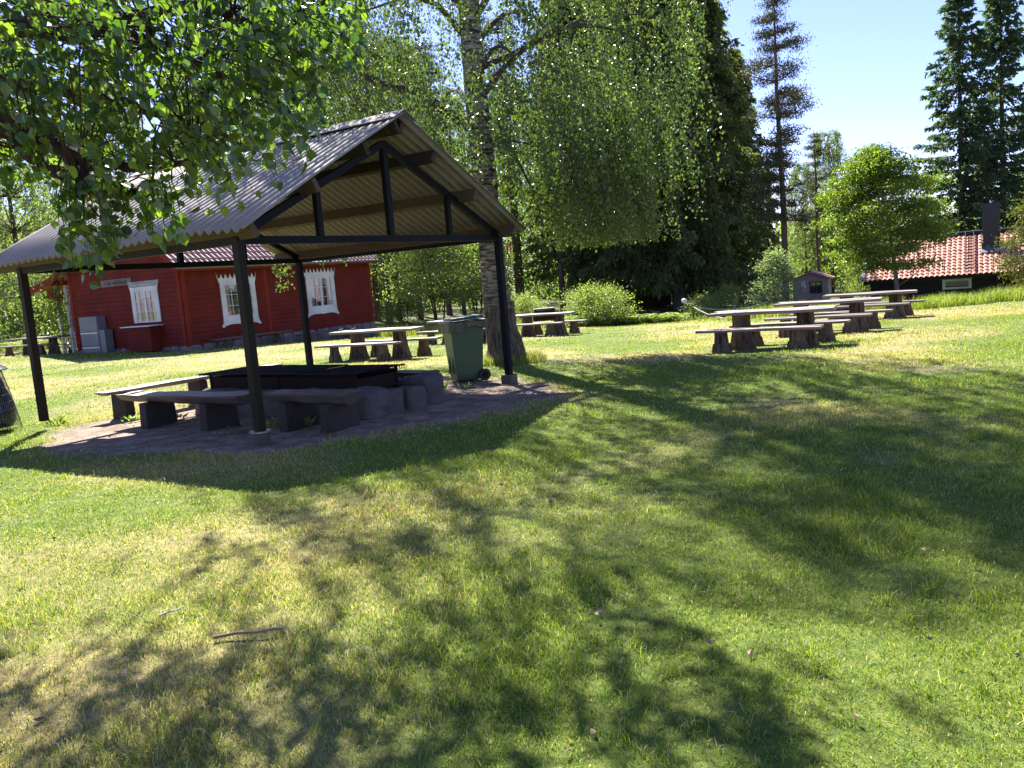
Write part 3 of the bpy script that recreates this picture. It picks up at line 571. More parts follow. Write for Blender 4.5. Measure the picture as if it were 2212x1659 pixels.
for k,(a,L) in enumerate(((2.6,3.9),(6.9,3.8))):
    lo=houseloc(FR,a,0,.62); z0=gz(lo.x,lo.y); b=empty('wall_bench',(lo.x,lo.y,z0),HT,('low plank bench along the red wall under the first white window','low plank bench along the red wall under the right-hand window')[k],'bench'); sz=.42
    plankmb(L,.34,sz,.055,0,0,0,60+k).build('seat',M['log_wood'],b)
    for s in (-1,1): stump(b,'leg',s*L*.33,0,sz-.058,.15,.19,90+k*5+s)
# vine on porch, red hanging board
vb=at(150,690,35.2)
# ---------------------------------------------------------------- black cottage
CT=R(-29); ct_=Vector((math.cos(CT),math.sin(CT),0)); cn=Vector((-math.sin(CT),math.cos(CT),0)); C0=Vector((16.7,40,0)); CL=12.5; CE,CR,CD=.12,1.88,3.6
co_=empty('black_cottage',C0,CT,'low black tarred cottage with red pantile roof at the right','cottage')
FC=lambda a,b,o:Vector((a,.35-o,b))
mb=MB(); z=-2.0
while z<CE: 
    bd(FC,CL/2-.0,z+.1,-.05+random.uniform(0,.02),CL-.5,.19,.16,mb); z+=.2
mb.box((CL/2,CD,-.9),(CL-.5,CD*2-.9,2.0)); mb.build('log_wall',M['tar'],co_)
cs=(CR-CE)/CD; cu1=Vector((0,1,cs)).normalized(); cL=math.hypot(CD,CR-CE)
pantile(Vector((0,0,CE+.03)),Vector((1,0,0)),cu1,CL,cL,M['tile'],co_,'roof',.215,.30,.022); pantile(Vector((CL,CD*2,CE+.03)),Vector((-1,0,0)),Vector((0,-1,cs)).normalized(),CL,cL,M['tile'],co_,'roof',.215,.30,.022)
mb=MB(); a=Vector((-.04,-.02,CE+.06)); mb.beam(a,a+cu1*(cL+.05),.16,.09); mb.build('rake_board',M['rake'],co_)
mb=MB(); mb.beam((0,.02,CE-.07),(CL,.02,CE-.07),.04,.14); mb.beam((.0,.1,CE-.16),(.0,CD*2,CE-.16),.05,.1); 
V=[(.28,.3,CE-.3),(.28,CD*2-.3,CE-.3),(.28,CD,CR-.05)]; mb.add(V,[(0,1,2)]); mb.build('fascia',M['tar'],co_)
MB().tube([(0,CD,CR+.10),(CL,CD,CR+.10)],.09,8).build('ridge_tiles',M['chim'],co_)
ch=MB().box((5.25,2.4,1.95),(.70,.62,2.4)).build('chimney',M['chim'],co_); MB().box((5.25,2.4,3.11),(.78,.70,.12)).box((5.25,2.4,3.20),(.66,.58,.06)).build('chimney_cap',M['chim'],ch); MB().beam((5.25,1.65,CE+cs*1.65+.10),(5.25,2.1,CE+cs*2.1+.10),.9,.02).box((4.86,2.3,CE+cs*2.3+.15),(.04,.7,.35)).build('flashing',M['galv'],ch)
ld=MB(); x=4.35; 
for s in (-.17,.17): ld.beam(Vector((x+s,.12,CE+cs*.12+.17)),Vector((x+s,CD,CR+.19)),.035,.05)
for k in range(13): yy=.25+k*.265; ld.beam((x-.17,yy,CE+cs*yy+.18),(x+.17,yy,CE+cs*yy+.18),.03,.03)
ld.build('roof_ladder',M['chim'],co_)
wn=MB(); wa,wz,ww,wh=3.85,-.26,1.16,.44
for s in (-1,1): bd(FC,wa+s*(ww/2-.06),wz,.06,.12,wh,.05,wn); bd(FC,wa,wz+s*(wh/2-.045),.062,ww-.24,.09,.045,wn)
bd(FC,wa,wz+wh/2+.02,.07,ww+.08,.05,.08,wn); w0=wn.build('window',M['cream'],co_); bd(FC,wa,wz,.045,ww-.24,wh-.18,.005,MB()).build('pane',M['glass'],w0); bd(FC,wa,wz,.036,ww-.22,wh-.16,.008,MB()).build('backing',M['dark'],w0); bd(FC,wa,wz+.03,.041,ww-.24,wh-.22,.002,MB()).build('curtain',M['curtain'],w0)
# ---------------------------------------------------------------- small sheds
def shed(px,Y,py_base,wd,dp,eh,rh,th,mat,roof,label,name='garden_shed',sign=False):
    p=at(px,py_base,Y); o=empty(name,(p.x,p.y,p.z),th,label,'shed')
    mb=MB(); V=[(-wd/2,0,-.3),(wd/2,0,-.3),(wd/2,0,eh),(0,0,rh),(-wd/2,0,eh)]; V+=[(x,dp,z) for x,_,z in V]; mb.add(V,[(0,1,2,3,4),(9,8,7,6,5),(0,5,6,1),(1,6,7,2),(0,4,9,5)])
    for k in range(int(wd/.16)): 
        x=-wd/2+.08+k*.16; zt=eh+(rh-eh)*(1-abs(x)/(wd/2))-.02; mb.box((x,-.008,(zt-.3)/2),(.03,.016,zt+.3))
    mb.build('wall',mat,o); rf=MB()
    for s in (-1,1):
        a=Vector((0,-.25,rh+.05)); b=Vector((s*(wd/2+.28),-.25,eh+.05-(rh-eh)/(wd/2)*.28)); m_=(a+b)/2; L=(b-a).length; rot=Matrix.Rotation(math.atan2((b-a).z,(b-a).x),3,'Y').inverted() if s>0 else Matrix.Rotation(math.atan2((a-b).z,(a-b).x),3,'Y').inverted()
        rf.box((m_.x,dp/2,m_.z),(L,dp+.5,.07),rot)
    rf.build('roof',roof,o)
    wn=MB(); bx=.35 if sign else -.25
    for s in (-1,1): wn.box((bx+s*.36,-.03,1.15),(.06,.05,.8)).box((bx,-.03,1.15+s*.37),(.72,.05,.06))
    wn.box((bx,-.03,1.15),(.05,.04,.7)); w0=wn.build('window',M['shed_dark'],o); MB().box((bx,-.02,1.15),(.66,.01,.7)).build('pane',M['glass'],w0); MB().box((bx,-.012,1.15),(.66,.008,.7)).build('backing',M['dark'],w0)
    if sign:
        s_=MB().box((-.45,-.03,1.45),(.26,.02,.36)).build('number_plate',M['white_paint'],o)
        cu=bpy.data.curves.new('n','FONT'); cu.body='1'; cu.size=.3; cu.extrude=.004; cu.align_x='CENTER'; cu.align_y='CENTER'; to=bpy.data.objects.new('n',cu); sc.collection.objects.link(to); bpy.context.view_layer.update(); tm=bpy.data.meshes.new_from_object(to.evaluated_get(bpy.context.evaluated_depsgraph_get())); bpy.data.objects.remove(to); tm.materials.clear(); tm.materials.append(M['carve']); q=link('number',tm,s_,(-.45,-.045,1.45)); q.rotation_euler=(R(90),0,0)
    return o
shed(1752,58,658,2.25,3.2,1.72,2.15,R(-24),M['shed'],M['felt'],'small brown board shed with reddish roof and number 1 plate',sign=True)
shed(1374,62,664,2.6,2.8,2.0,2.7,R(-10),M['shed_dark'],M['felt'],'dark brown shed with a small window behind the spruce trunks')
p=at(1426,655,64); wp=empty('wood_shelter',(p.x,p.y,p.z),0,'low brown wooden box with pale top edge under the spruces','wood box'); MB().box((0,0,.35),(1.5,1,1.1)).build('wall',M['shed_dark'],wp); MB().box((0,0,.93),(1.7,1.2,.06)).build('lid',M['rake'],wp)
# ---------------------------------------------------------------- vegetation
def unit(v): return v/np.maximum(np.linalg.norm(v,axis=-1,keepdims=True),1e-9)
def leaves(P,D,size,asp,name,mat,fold=.18,six=False,rnd=None):
    """one small folded leaf per point; D = tip direction"""
    n=len(P); D=unit(D); S=unit(np.cross(D,rng.normal(size=(n,3)))); Nn=np.cross(S,D); s=size*(.5+.9*rng.random(n)); s=s[:,None]; w_=s*asp/2; r_=rng.random(n) if rnd is None else rnd
    if six:
        dn=Nn*s*fold
        V=np.stack([P,P+D*s*.22+S*w_*.85+dn*.6,P+D*s*.5+S*w_+dn*.7,P+D*s*.78+S*w_*.42+dn*.3,P+D*s-dn*.5,P+D*s*.78-S*w_*.42+dn*.3,P+D*s*.5-S*w_+dn*.7,P+D*s*.22-S*w_*.85+dn*.6,P+D*s*.5],1); k=9
        b=np.arange(n)[:,None]*9; F=np.concatenate([b+np.array(q) for q in ((0,1,2,8),(8,2,3,4),(0,8,6,7),(8,4,5,6))])
    else:
        V=np.stack([P,P+D*s*.42+S*w_+Nn*s*fold,P+D*s,P+D*s*.42-S*w_+Nn*s*fold],1); k=4
        b=np.arange(n)[:,None]*4; F=np.concatenate([b+np.array((0,1,2)),b+np.array((0,2,3))])
    return nmesh(name,V.reshape(-1,3),F,mat,{'rnd':np.repeat(r_,k)})
def strands(O,drift,length,K,down=1.0,jit=.03,curve=.35):
    """hanging twigs: O (S,3) origins, drift (S,2) outward, length (S,) -> leaf points, tip dirs, polylines"""
    S=len(O); t=rng.random((S,K)); out=np.concatenate([drift,np.zeros((S,1))],1)[:,None,:]
    tt=t[...,None]; P=O[:,None,:]+out*(length[:,None,None]*curve*np.sqrt(tt))+np.array([0,0,-1])*(length[:,None,None]*down*tt**1.25)+rng.normal(size=(S,K,3))*jit
    D=rng.normal(size=(S,K,3))*.55+np.array([0,0,-.9]); return P.reshape(-1,3),D.reshape(-1,3)
def twigtubes(mb,O,drift,length,down=1.0,curve=.35,r=.004,seg=4,n=3):
    for o,d,L in zip(O,drift,length):
        pts=[(o[0]+d[0]*L*curve*math.sqrt(t),o[1]+d[1]*L*curve*math.sqrt(t),o[2]-L*down*t**1.25) for t in np.linspace(0,1,seg)]; mb.tube(pts,[r*(1-.7*i/(seg-1)) for i in range(seg)],n,False)
def bez(a,b,c,n=7): 
    a,b,c=Vector(a),Vector(b),Vector(c); return [a*(1-t)**2+b*2*t*(1-t)+c*t*t for t in np.linspace(0,1,n)]
# ---- big weeping birch beside the shelter
BB=gp(1094,786); B0=Vector((BB.x,BB.y+.15,gz(BB.x,BB.y))); by=B0.y
bt=empty('weeping_birch',B0,0,'big weeping birch with rough white trunk behind the shelter','birch tree')
tp=[Vector((B0.x,by,-.35)),at(1092,750,by),at(1078,690,by),at(1068,600,by),at(1055,480,by),at(1042,330,by),at(1024,170,by),at(1012,0,by)]
dv=(tp[-1]-tp[-2]).normalized(); tp+=[tp[-1]+dv*2.5,tp[-1]+dv*5+Vector((.1,0,0)),tp[-1]+dv*9]
tr=[.50,.385,.30,.27,.26,.245,.225,.21,.17,.12,.03]
def roots(mb,n=28):
    V=[];zs=[-.3,0,.1,.22,.45,.8,1.3]; 
    for z in zs:
        for k in range(n):
            a=2*math.pi*k/n; f=max(0,1-(z+.05)/1.0)**2; fl=1+f*(.42+.32*math.sin(3*a+.8)+.16*math.sin(7*a+2)); r_=(.30-.02*z)*fl*(1+random.uniform(-.03,.03)); x=(B0.x-.0)+(tp[3].x-B0.x)*max(z,0)/2.2
            V.append((x+r_*math.cos(a),by+r_*math.sin(a),B0.z+z))
    mb.add(V,[(i*n+k,i*n+(k+1)%n,(i+1)*n+(k+1)%n,(i+1)*n+k) for i in range(len(zs)-1) for k in range(n)])
tp=[p-B0 for p in tp]; 
mb=MB(); 
# dense smooth trunk
def resample(pts,rad,n):
    out=[];ro=[]; m_=len(pts)-1
    for i in range(n+1):
        t=i/n*m_; k=min(int(t),m_-1); f=t-k; out.append(pts[k].lerp(pts[k+1],f)); ro.append(rad[k]*(1-f)+rad[k+1]*f)
    return out,ro
q_,r_=resample(tp,tr,60); random.seed(3); mb.tube(q_,r_,22,True,.035)
roots_mb=MB(); B0k=B0.copy(); roots(roots_mb); mb.add([Vector(v)-B0k for v in roots_mb.v],roots_mb.f)
mb.build('trunk',M['birch_bark'],bt,True)
lm=MB()
def A(x,y,Y): return at(x,y,Y)-B0
limbs=[([A(995,262,by),A(900,195,by-.6),A(840,188,by-1.0),A(760,150,by-1.4),A(690,145,by-1.8),A(600,120,by-2.2)],.11),
 ([A(1005,80,by),A(945,10,by-.3),A(880,-8,by-.5),A(800,20,by-.8)],.07),([A(1030,150,by),A(1120,110,by+.4),A(1260,40,by+.6),A(1380,30,by+.6)],.07),
 ([A(1038,250,by),A(1075,262,by-.5),A(1110,330,by-.9),A(1145,400,by-1.2),A(1190,460,by-1.4)],.05),([A(1045,330,by),A(1090,300,by-.4),A(1140,310,by-.9),A(1200,350,by-1.3)],.045)]
for z in np.linspace(4.5,14,26):
    a=random.random()*6.283; i=min(int(z/16*60),55); p=min(q_,key=lambda v:abs(v.z-z)); L=random.uniform(1.8,4.6)*(1.2-z/20); limbs.append((bez(p,p+Vector((math.cos(a)*L*.5,math.sin(a)*L*.5,L*.55)),p+Vector((math.cos(a)*L,math.sin(a)*L,L*.12))),.07))
for pts,r0 in limbs: lm.tube(pts,[r0*(1-.75*i/(len(pts)-1)) for i in range(len(pts))],8,True,.08)
S=3000; ph=rng.random(S)*6.283
zt=4.2+10.8*rng.random(S)**1.15
renv=np.interp(zt,[2,3.5,5,8,11,13,15],[2.6,3.3,4.3,5.2,4.2,2.4,.8]); rho=renv*np.sqrt(rng.random(S)*.92+.03)
cx=np.interp(zt,[0,7,17],[0,-.75,-1.3])+.15
x=cx+rho*np.cos(ph); y=rho*np.sin(ph); hole=(zt>5.5)&(fbm(x*.75+zt*.12+40,y*.75+zt*.2,2)>.61); x,y,zt,rho,ph,cx=[v[~hole] for v in (x,y,zt,rho,ph,cx)]; S=len(x); Ls=.8+1.9*rng.random(S)
right=np.clip(x/1.5,0,1); zmin=np.where(x>.4,2.2+.35*rng.random(S)+1.6*np.clip(fbm(ph*2.2,rho*.7,3)-.42,0,1)*2,3.3)-np.where((x<0)&(y>1.5),.9,0)+np.where(x<-1.2,.85,0)
zo=zt; Ls=np.minimum(Ls,np.maximum(zo-zmin,.5))
O=np.stack([x,y,zo],-1); dr=np.stack([np.cos(ph),np.sin(ph)],-1)
# extra dense curtain on the right
S2=420; a2=rng.uniform(-1.3,1.0,S2); r2=rng.uniform(1.4,3.0,S2); z2=rng.uniform(3.3,5.6,S2); O2=np.stack([.25+r2*np.cos(a2),r2*np.sin(a2),z2],-1); d2=np.stack([np.cos(a2),np.sin(a2)],-1)*.5; L2=np.minimum(rng.uniform(1.0,2.4,S2),z2-2.35)
# a few low strands behind the shelter's left side
lowp=[(600,545),(615,560),(590,570),(740,545),(770,550),(720,548),(810,560),(835,566),(850,560),(690,550),(880,560)]
O3=np.array([tuple(A(px+rng.uniform(-6,6),py-60,17.6+rng.uniform(-.3,.5))) for px,py in lowp for _ in range(3)]); d3=rng.normal(size=(len(O3),2))*.12; L3=np.array([(1.15 if i<9 else .75)*rng.uniform(.7,1.05) for i in range(len(O3))])
P1,D1=strands(O,dr,Ls,62,1,.05,.3); P2,D2=strands(O2,d2,L2,75,1,.05,.3); P3,D3=strands(O3,d3,L3,60,1,.03,.3)
P=np.concatenate([P1,P2,P3]);D=np.concatenate([D1,D2,D3])
# keep trunk partly visible and shelter roof free
tz=P[:,2]; txx=np.interp(tz,[v.z for v in tp],[v.x for v in tp]); infront=(np.abs(P[:,0]-txx)<.42)&(P[:,1]<0)&(tz<2.6); infront&=rng.random(len(P))<.7
W=P+np.array(B0); loc=np.stack([(W[:,0]-SM.x)*su.x+(W[:,1]-SM.y)*su.y,(W[:,0]-SM.x)*sw.x+(W[:,1]-SM.y)*sw.y],-1); under=(loc[:,0]>-.5)&(loc[:,0]<SA+.6)&(loc[:,1]>-.7)&(loc[:,1]<SB+1)&(W[:,2]<4.05)
k=~infront&~under; link('crown',leaves(P[k],D[k],.066,.72,'crown',M['birch_leaf']),bt)
twigtubes(lm,O[::3],dr[::3],Ls[::3],r=.005); twigtubes(lm,O2[::2],d2[::2],L2[::2],r=.004); twigtubes(lm,O3,d3,L3,r=.004)
lm.build('limbs',M['bark'],bt)
# ---- foreground birch reaching in from the upper left
FB=Vector((-5.9,5.6,gz(-5.9,5.6))); ft=empty('foreground_birch',FB,0,'near birch whose large-leaved branches hang into the upper left corner','birch tree')
def B(x,y,Y): return at(x,y,Y)-FB
fm=MB(); fm.tube([(0,0,-.3),(.02,0,1),(.0,.1,3),(-.1,.2,6),(-.1,.2,9)],[.34,.25,.22,.17,.04],16,True,.04); fm.build('trunk',M['birch_bark'],ft,True)
fl=MB()
fol=[([Vector((0,.05,2.2)),B(-250,215,5.0),B(0,272,4.5),B(110,308,4.4),B(210,352,4.35),B(300,360,4.3),B(420,345,4.3)],.075),
 ([Vector((0,.08,3.0)),B(-250,120,5.0),B(-10,178,4.7),B(100,190,4.7),B(230,215,4.8),B(380,250,4.9),B(520,310,5.0)],.06),
 ([Vector((0,.1,3.6)),B(-250,10,4.9),B(0,55,4.6),B(140,70,4.5),B(210,62,4.5),B(330,32,4.5),B(440,8,4.5),B(560,55,4.6),B(680,130,4.7)],.07),
 ([B(210,62,4.5),B(330,100,4.4),B(450,150,4.5),B(560,190,4.6),B(640,260,4.7)],.035),
 ([B(0,272,4.5),B(60,330,4.2),B(130,380,4.1),B(180,400,4.05)],.03),([B(110,308,4.4),B(190,380,4.3),B(260,410,4.2),B(330,420,4.2)],.03),
 ([Vector((0,.1,4.2)),B(-200,-150,4.9),B(100,-110,4.6),B(350,-90,4.6),B(600,-60,4.7),B(760,-10,4.8)],.06)]
for pts,r0 in fol: 
    q2,rr2=resample([Vector(p) for p in pts],[r0*(1-.8*i/(len(pts)-1)) for i in range(len(pts))],24); fl.tube([p+Vector((random.uniform(-.012,.012),)*3) for p in q2],[max(r_,.006) for r_ in rr2],9,True,.12)
# strand origins in a volume around the limbs (px outline, spread in depth)
poly=[(-260,-60),(760,-60),(765,20),(720,80),(665,130),(600,170),(580,230),(520,265),(470,310),(420,335),(300,345),(250,350),(190,360),(120,350),(-40,310),(-260,310)]
def inpoly(x,y):
    c=False; j=len(poly)-1
    for i in range(len(poly)):
        xi,yi=poly[i];xj,yj=poly[j]
        if (yi>y)!=(yj>y) and x<(xj-xi)*(y-yi)/(yj-yi)+xi: c=not c
        j=i
    return c
Os=[];dd=[];LL=[]; allp=[Vector(p) for pts,_ in fol for p in resample([Vector(q) for q in pts],[0]*len(pts),16)[0]]
while len(Os)<520:
    px,py=rng.uniform(-260,780),rng.uniform(-140,390)
    if py>-60 and not inpoly(px,py): continue
    if 40<px<300 and 330<py: continue
    if rng.random()<np.clip((px-560)/300,0,.5): continue
    Yd=rng.uniform(3.7,5.6); o=B(px,py,Yd); Os.append(o); a=rng.uniform(-.6,.5); dd.append((math.cos(a),math.sin(a)*.5)); LL.append(rng.uniform(.16,.34) if py>180 else rng.uniform(.25,.5))
for px,py,L in ((210,385,.33),(225,390,.38),(195,395,.44),(180,400,.46),(215,400,.36),(240,400,.30),(150,395,.40),(165,405,.5),(135,400,.48),(330,400,.30),(345,405,.36),(365,405,.26),(322,400,.24),(255,398,.3),(185,400,.5),(150,385,.25)):
    for _ in range(2): Os.append(B(px+rng.uniform(-8,8),py-12,rng.uniform(3.9,4.15))); dd.append((rng.uniform(-.25,.15),0)); LL.append(L*rng.uniform(.85,1.05))
O=np.array([tuple(o) for o in Os]); dr=np.array(dd); Ls=np.array(LL)
P,D=strands(O,dr,Ls,15,.9,.022,.75); D=D+np.array([.25,0,0])
# shade-casting remainder of the crown, above and outside the frame
S=420; ph=rng.random(S)*6.283; zz=rng.uniform(4.2,9,S); rho=np.interp(zz,[4,6,9],[3.6,3.2,1.2])*np.sqrt(rng.random(S)); O4=np.stack([rho*np.cos(ph),rho*np.sin(ph),zz],-1); d4=np.stack([np.cos(ph),np.sin(ph)],-1); L4=rng.uniform(.6,1.4,S)
C5=[]
for px,py,h in ((60,1490,5.2),(180,1560,5.2),(300,1500,5.4),(430,1470,5.3),(330,1650,5.0),(500,1580,5.2),(640,1370,5.4),(700,1470,5.2),(760,1560,5.1),(860,1420,5.4),(940,1520,5.2),(830,1640,5.0),(1000,1330,5.8),(1120,1400,5.5),(1230,1490,5.3),(1100,1620,5.0),(1330,1580,5.1),(1530,1560,5.1),(1640,1630,5.0),(1780,1600,5.0),(560,1180,6.2),(700,1230,6.2),(900,1180,6.4),(1060,1220,6.4),(1250,1280,6.1),(1420,1330,5.9),(460,1210,6.2)):
    q=gp(px,py); C5.append(tuple(q+sd*(h/sd.z)))
C5=np.array(C5); S5=27*14; O5=C5[rng.integers(0,len(C5),S5)]+rng.normal(size=(S5,3))*np.array([.22,.30,.15])+np.array([0,0,.25])-np.array(FB); d5=rng.normal(size=(S5,2))*.5; L5=rng.uniform(.25,.6,S5)
O4=np.concatenate([O4,O5]);d4=np.concatenate([d4,d5]);L4=np.concatenate([L4,L5])
C5o=[Vector(c_)-FB for c_ in sorted(C5.tolist(),key=lambda v:v[0])]
for i_,c_ in enumerate(C5o):
    q_2=min(C5o[:i_]+[Vector((0,.1,6.0))],key=lambda v:(v-c_).length); fl.tube(bez(q_2,(q_2+c_)/2+Vector((0,0,.3)),c_,6),[.024,.02,.016,.013,.01,.008],6,True,.1)
W4=O4+np.array(FB); 
P4,D4=strands(O4,d4,L4,34,1,.04,.3)
Pc=np.concatenate([P,P4]);Dc=np.concatenate([D,D4])
# drop leaves of the outer crown that would hang into the clear part of the view
Wc=Pc+np.array(FB); dv_=Wc-np.array([0,0,EYE]); fz_=dv_@np.array(_f); pxs=PW/2+FPX*(dv_@np.array(_r))/fz_; pys=PH/2-FPX*(dv_@np.array(_u))/fz_
isO=np.arange(len(Pc))>=len(P); kill=isO&(pys>(60 if False else np.where(pxs>600,-20,60)))&(pxs>-100)&(fz_>0); kill|=(fz_>0)&(pxs<1500)&(((pxs>790)&(pys>-25))|((pxs>700)&(pys>150))|((pxs>660)&(pys>330))); k=~kill
link('crown',leaves(Pc[k],Dc[k],.050,.80,'crown',M['near_leaf'],.12,True),ft)
twigtubes(fl,O,dr,Ls,.9,.75,.0028,5,4)
for o in Os: 
    q=min(allp,key=lambda v:(v-o).length_squared+(.05 if v.z<o.z else 0)); 
    if (q-o).length<1.2: fl.tube(bez(q,(q+o)/2+Vector((0,0,.06)),o,4),[.007,.005,.004,.003],4,False)
fl.build('limbs',M['twig'],ft)
# ---- generic broadleaf tree prototypes
def broadleaf(name,H,Rx,z0,ncl,nl,leaf,mat,barkm,r0=.16,seed=1,weep=False,stems=1,clr=.5,asp=.6,top=.35,flat=1.0,lean=0):
    global rng; rs=rng; rng=np.random.default_rng(seed); random.seed(seed)
    root=empty(name,(0,0,0)); tb=MB(); tips=[]
    tops=[]
    for s in range(stems):
        a=random.random()*6.28; sp=0 if stems==1 else .5*Rx*random.uniform(.4,1); top_=Vector((math.cos(a)*sp+lean*H,math.sin(a)*sp,H*.96)); pts=bez((.12*math.cos(a)*(stems>1),.12*math.sin(a)*(stems>1),-.4),(math.cos(a)*sp*.4,math.sin(a)*sp*.4,H*.4),top_,10); tb.tube(pts,[max(.012,r0*(1-.93*i/9)/(stems**.4)) for i in range(10)],9,True,.05); tops.append(pts)
    C=[]
    for i in range(ncl):
        z=z0+(H-z0)*random.random()**.9; u=(z-z0)/(H-z0); env=Rx*(math.sin(math.pi*min(1,(u+.12)/1.12)**.75)**.6 if not weep else (1-.75*u**1.6)); a=random.random()*6.283; rr_=env*math.sqrt(random.uniform(.12,1))*random.uniform(.85,1.08)
        c=Vector((lean*z+rr_*math.cos(a),rr_*math.sin(a),z)); C.append(c)
        if i%2==0:
            pts=tops[i%stems]; p=min(pts,key=lambda v:abs(v.z-(z-.45*rr_))); tb.tube(bez(p,(p+c)/2+Vector((0,0,-.1*rr_)),c,5),[.035*r0/.16,.026,.018,.011,.006],5,False)
    tb.build('trunk',barkm,root,True)
    C=np.array([tuple(c) for c in C]); per=nl//ncl
    if weep: 
        d=unit(C[:,:2]); P,D=strands(C,d,rng.uniform(.5,1.6,len(C))*H/12,per,1,.08*H/12,.25)
    else:
        P=(C[:,None,:]+rng.normal(size=(ncl,per,3))*np.array([clr,clr,clr*.55*flat])).reshape(-1,3); D=rng.normal(size=P.shape)+np.array([0,0,-.3])+unit(P-np.array([0,0,H*.5]))*.6
    link('crown',leaves(P,D,leaf,asp,'crown',mat),root); rng=rs; return root
def conifer(name,H,Rb,z0,mat,barkm,seed,r0=.22,dens=1.0,droop=.35,pend=.5,gap=0,tw=.34,taper=.85):
    global rng; rs=rng; rng=np.random.default_rng(seed); random.seed(seed); root=empty(name,(0,0,0)); tb=MB()
    tb.tube([(0,0,-.5),(0,0,.3),(.04,0,H*.3),(0,.05,H*.65),(0,0,H)],[r0*1.25,r0,r0*.8,r0*.45,.015],11,True,.03); Ps=[];Ds=[]; z=z0
    while z<H-.15:
        u=z/H; L=Rb*(1-u)**taper+.12; nb=random.choice((4,5,6)); a0=random.random()*6.28
        for b in range(nb):
            if random.random()<gap: continue
            a=a0+b*6.283/nb+random.uniform(-.3,.3); l=L*random.uniform(.65,1.15); ca,sa=math.cos(a),math.sin(a); up=.25*u*l
            base=Vector((0,0,z)); mid=Vector((ca*l*.5,sa*l*.5,z-droop*l*.28+up*.6)); tip=Vector((ca*l,sa*l,z-droop*l*.42+up)); pts=bez(base,mid,tip,5); tb.tube(pts,[.02+.018*l*(1-u)*.6,.02,.014,.009,.004],4,False)
            n=int(l*38*dens)+6; t=rng.random(n)**.75; q=np.array([tuple(p) for p in pts]); idx=t*4; k=np.minimum(idx.astype(int),3); f=(idx-k)[:,None]; pos=q[k]*(1-f)+q[k+1]*f
            side=np.array([-sa,ca,0]); sg=rng.choice([-1,1],n)[:,None]; D=side*sg*(.9-.3*t[:,None])+np.array([ca,sa,0])*(.5+.5*t[:,None])+np.array([0,0,-1])*(pend*(.3+rng.random(n)[:,None]))+rng.normal(size=(n,3))*.18; D=unit(D)
            for j in range(4):   # needle tufts along each side twig
                Lt=(tw*(.6+.8*rng.random(n))*(1.15-t*.6)*min(1,.35+l/2.2))[:,None]; pp=pos+D*Lt*j*.30+np.array([0,0,-1])*Lt*(j*.3)**2*pend*.5; Ps.append(pp); Ds.append(D+rng.normal(size=(n,3))*.35+np.array([0,0,-.15*j]))
        z+=random.uniform(.32,.5)*(1.15-.5*u)*H/18
    tb.build('trunk',barkm,root,True); P=np.concatenate(Ps);D=np.concatenate(Ds); link('crown',leaves(P,D,.21*H/20+.05,.38,'crown',mat,.3),root); rng=rs; return root
def pine(name,H,z0,Rb,mat,seed,r0=.2,dens=1.0):
    global rng; rs=rng; rng=np.random.default_rng(seed); random.seed(seed); root=empty(name,(0,0,0)); tb=MB(); tb.tube([(0,0,-.5),(0,0,.3),(.1,0,H*.35),(0,.05,H*.7),(.05,0,H)],[r0*1.2,r0,r0*.85,r0*.55,.03],11,True,.03); C=[];dr=[]
    z=z0
    while z<H:
        u=(z-z0)/(H-z0); L=Rb*(.75+.35*math.sin(u*7+seed))*(1-u**2.2)+.4
        for b in range(random.choice((4,5,6))):
            a=random.random()*6.283; l=L*random.uniform(.45,1.1); ca,sa=math.cos(a),math.sin(a); dz=l*random.uniform(-.18,.32); pts=bez((0,0,z),(ca*l*.5,sa*l*.5,z+dz*.2),(ca*l,sa*l,z+dz),6); tb.tube(pts,[.045,.038,.03,.022,.015,.008],5,False)
            for k in range(int(5+l*4)):
                t=random.uniform(.35,1); p=pts[0].lerp(pts[-1],t) if False else pts[min(5,int(t*5))]; C.append((p.x+random.gauss(0,.22),p.y+random.gauss(0,.22),p.z+random.gauss(.05,.09)))
        z+=random.uniform(.4,.95)*H/18
    tb.build('trunk',M['pine_bark'],root,True); C=np.array(C); per=int(26*dens); P=(C[:,None,:]+rng.normal(size=(len(C),per,3))*np.array([.27,.27,.11])).reshape(-1,3); D=rng.normal(size=P.shape)+np.array([0,0,.7]); link('crown',leaves(P,D,.15,.3,'crown',mat,.2),root); rng=rs; return root
def put(root,px,Y,label,cat,group=None,s=1.0,sz=None,rz=None,dz=0,py=640,lean=None):
    p=at(px,py,Y); root.location=(p.x,p.y,gz(p.x,p.y)+dz); root.scale=(s,s,sz or s); root.rotation_euler=(0,lean or 0,random.random()*6.28 if rz is None else rz); tag(root,label,cat,group); return root
SP=conifer('spruce_tree',18,3.7,2.3,M['spruce_needle'],M['bark'],5,.34,.62,.75,1.1,.0,.6,.55); SP2=conifer('spruce_tree',18,3.3,2.6,M['spruce_needle'],M['bark'],6,.3,.62,.65,1.0,.05,.55,.6)
put(SP,1465,56,'tall dark spruce with thick bare lower trunk, right of the fern bed','spruce',None,1.27,rz=0)
put(SP2,1345,57,'dark spruce just left of the dark brown shed','spruce',s=1.27)
put(copy_tree(SP2),1262,60,'spruce behind the light green bush right of the birch','spruce',s=1.28,rz=2)
put(copy_tree(SP),1545,60,'dark spruce right of the thick-trunked spruce','spruce',s=1.25,rz=1.2); put(copy_tree(SP2),1605,66,'rightmost spruce of the dark clump, beside the tall pine','spruce',s=1.06,rz=3.3)
put(copy_tree(SP),1405,66,'spruce filling the back of the dark clump','spruce',s=1.35,rz=4)
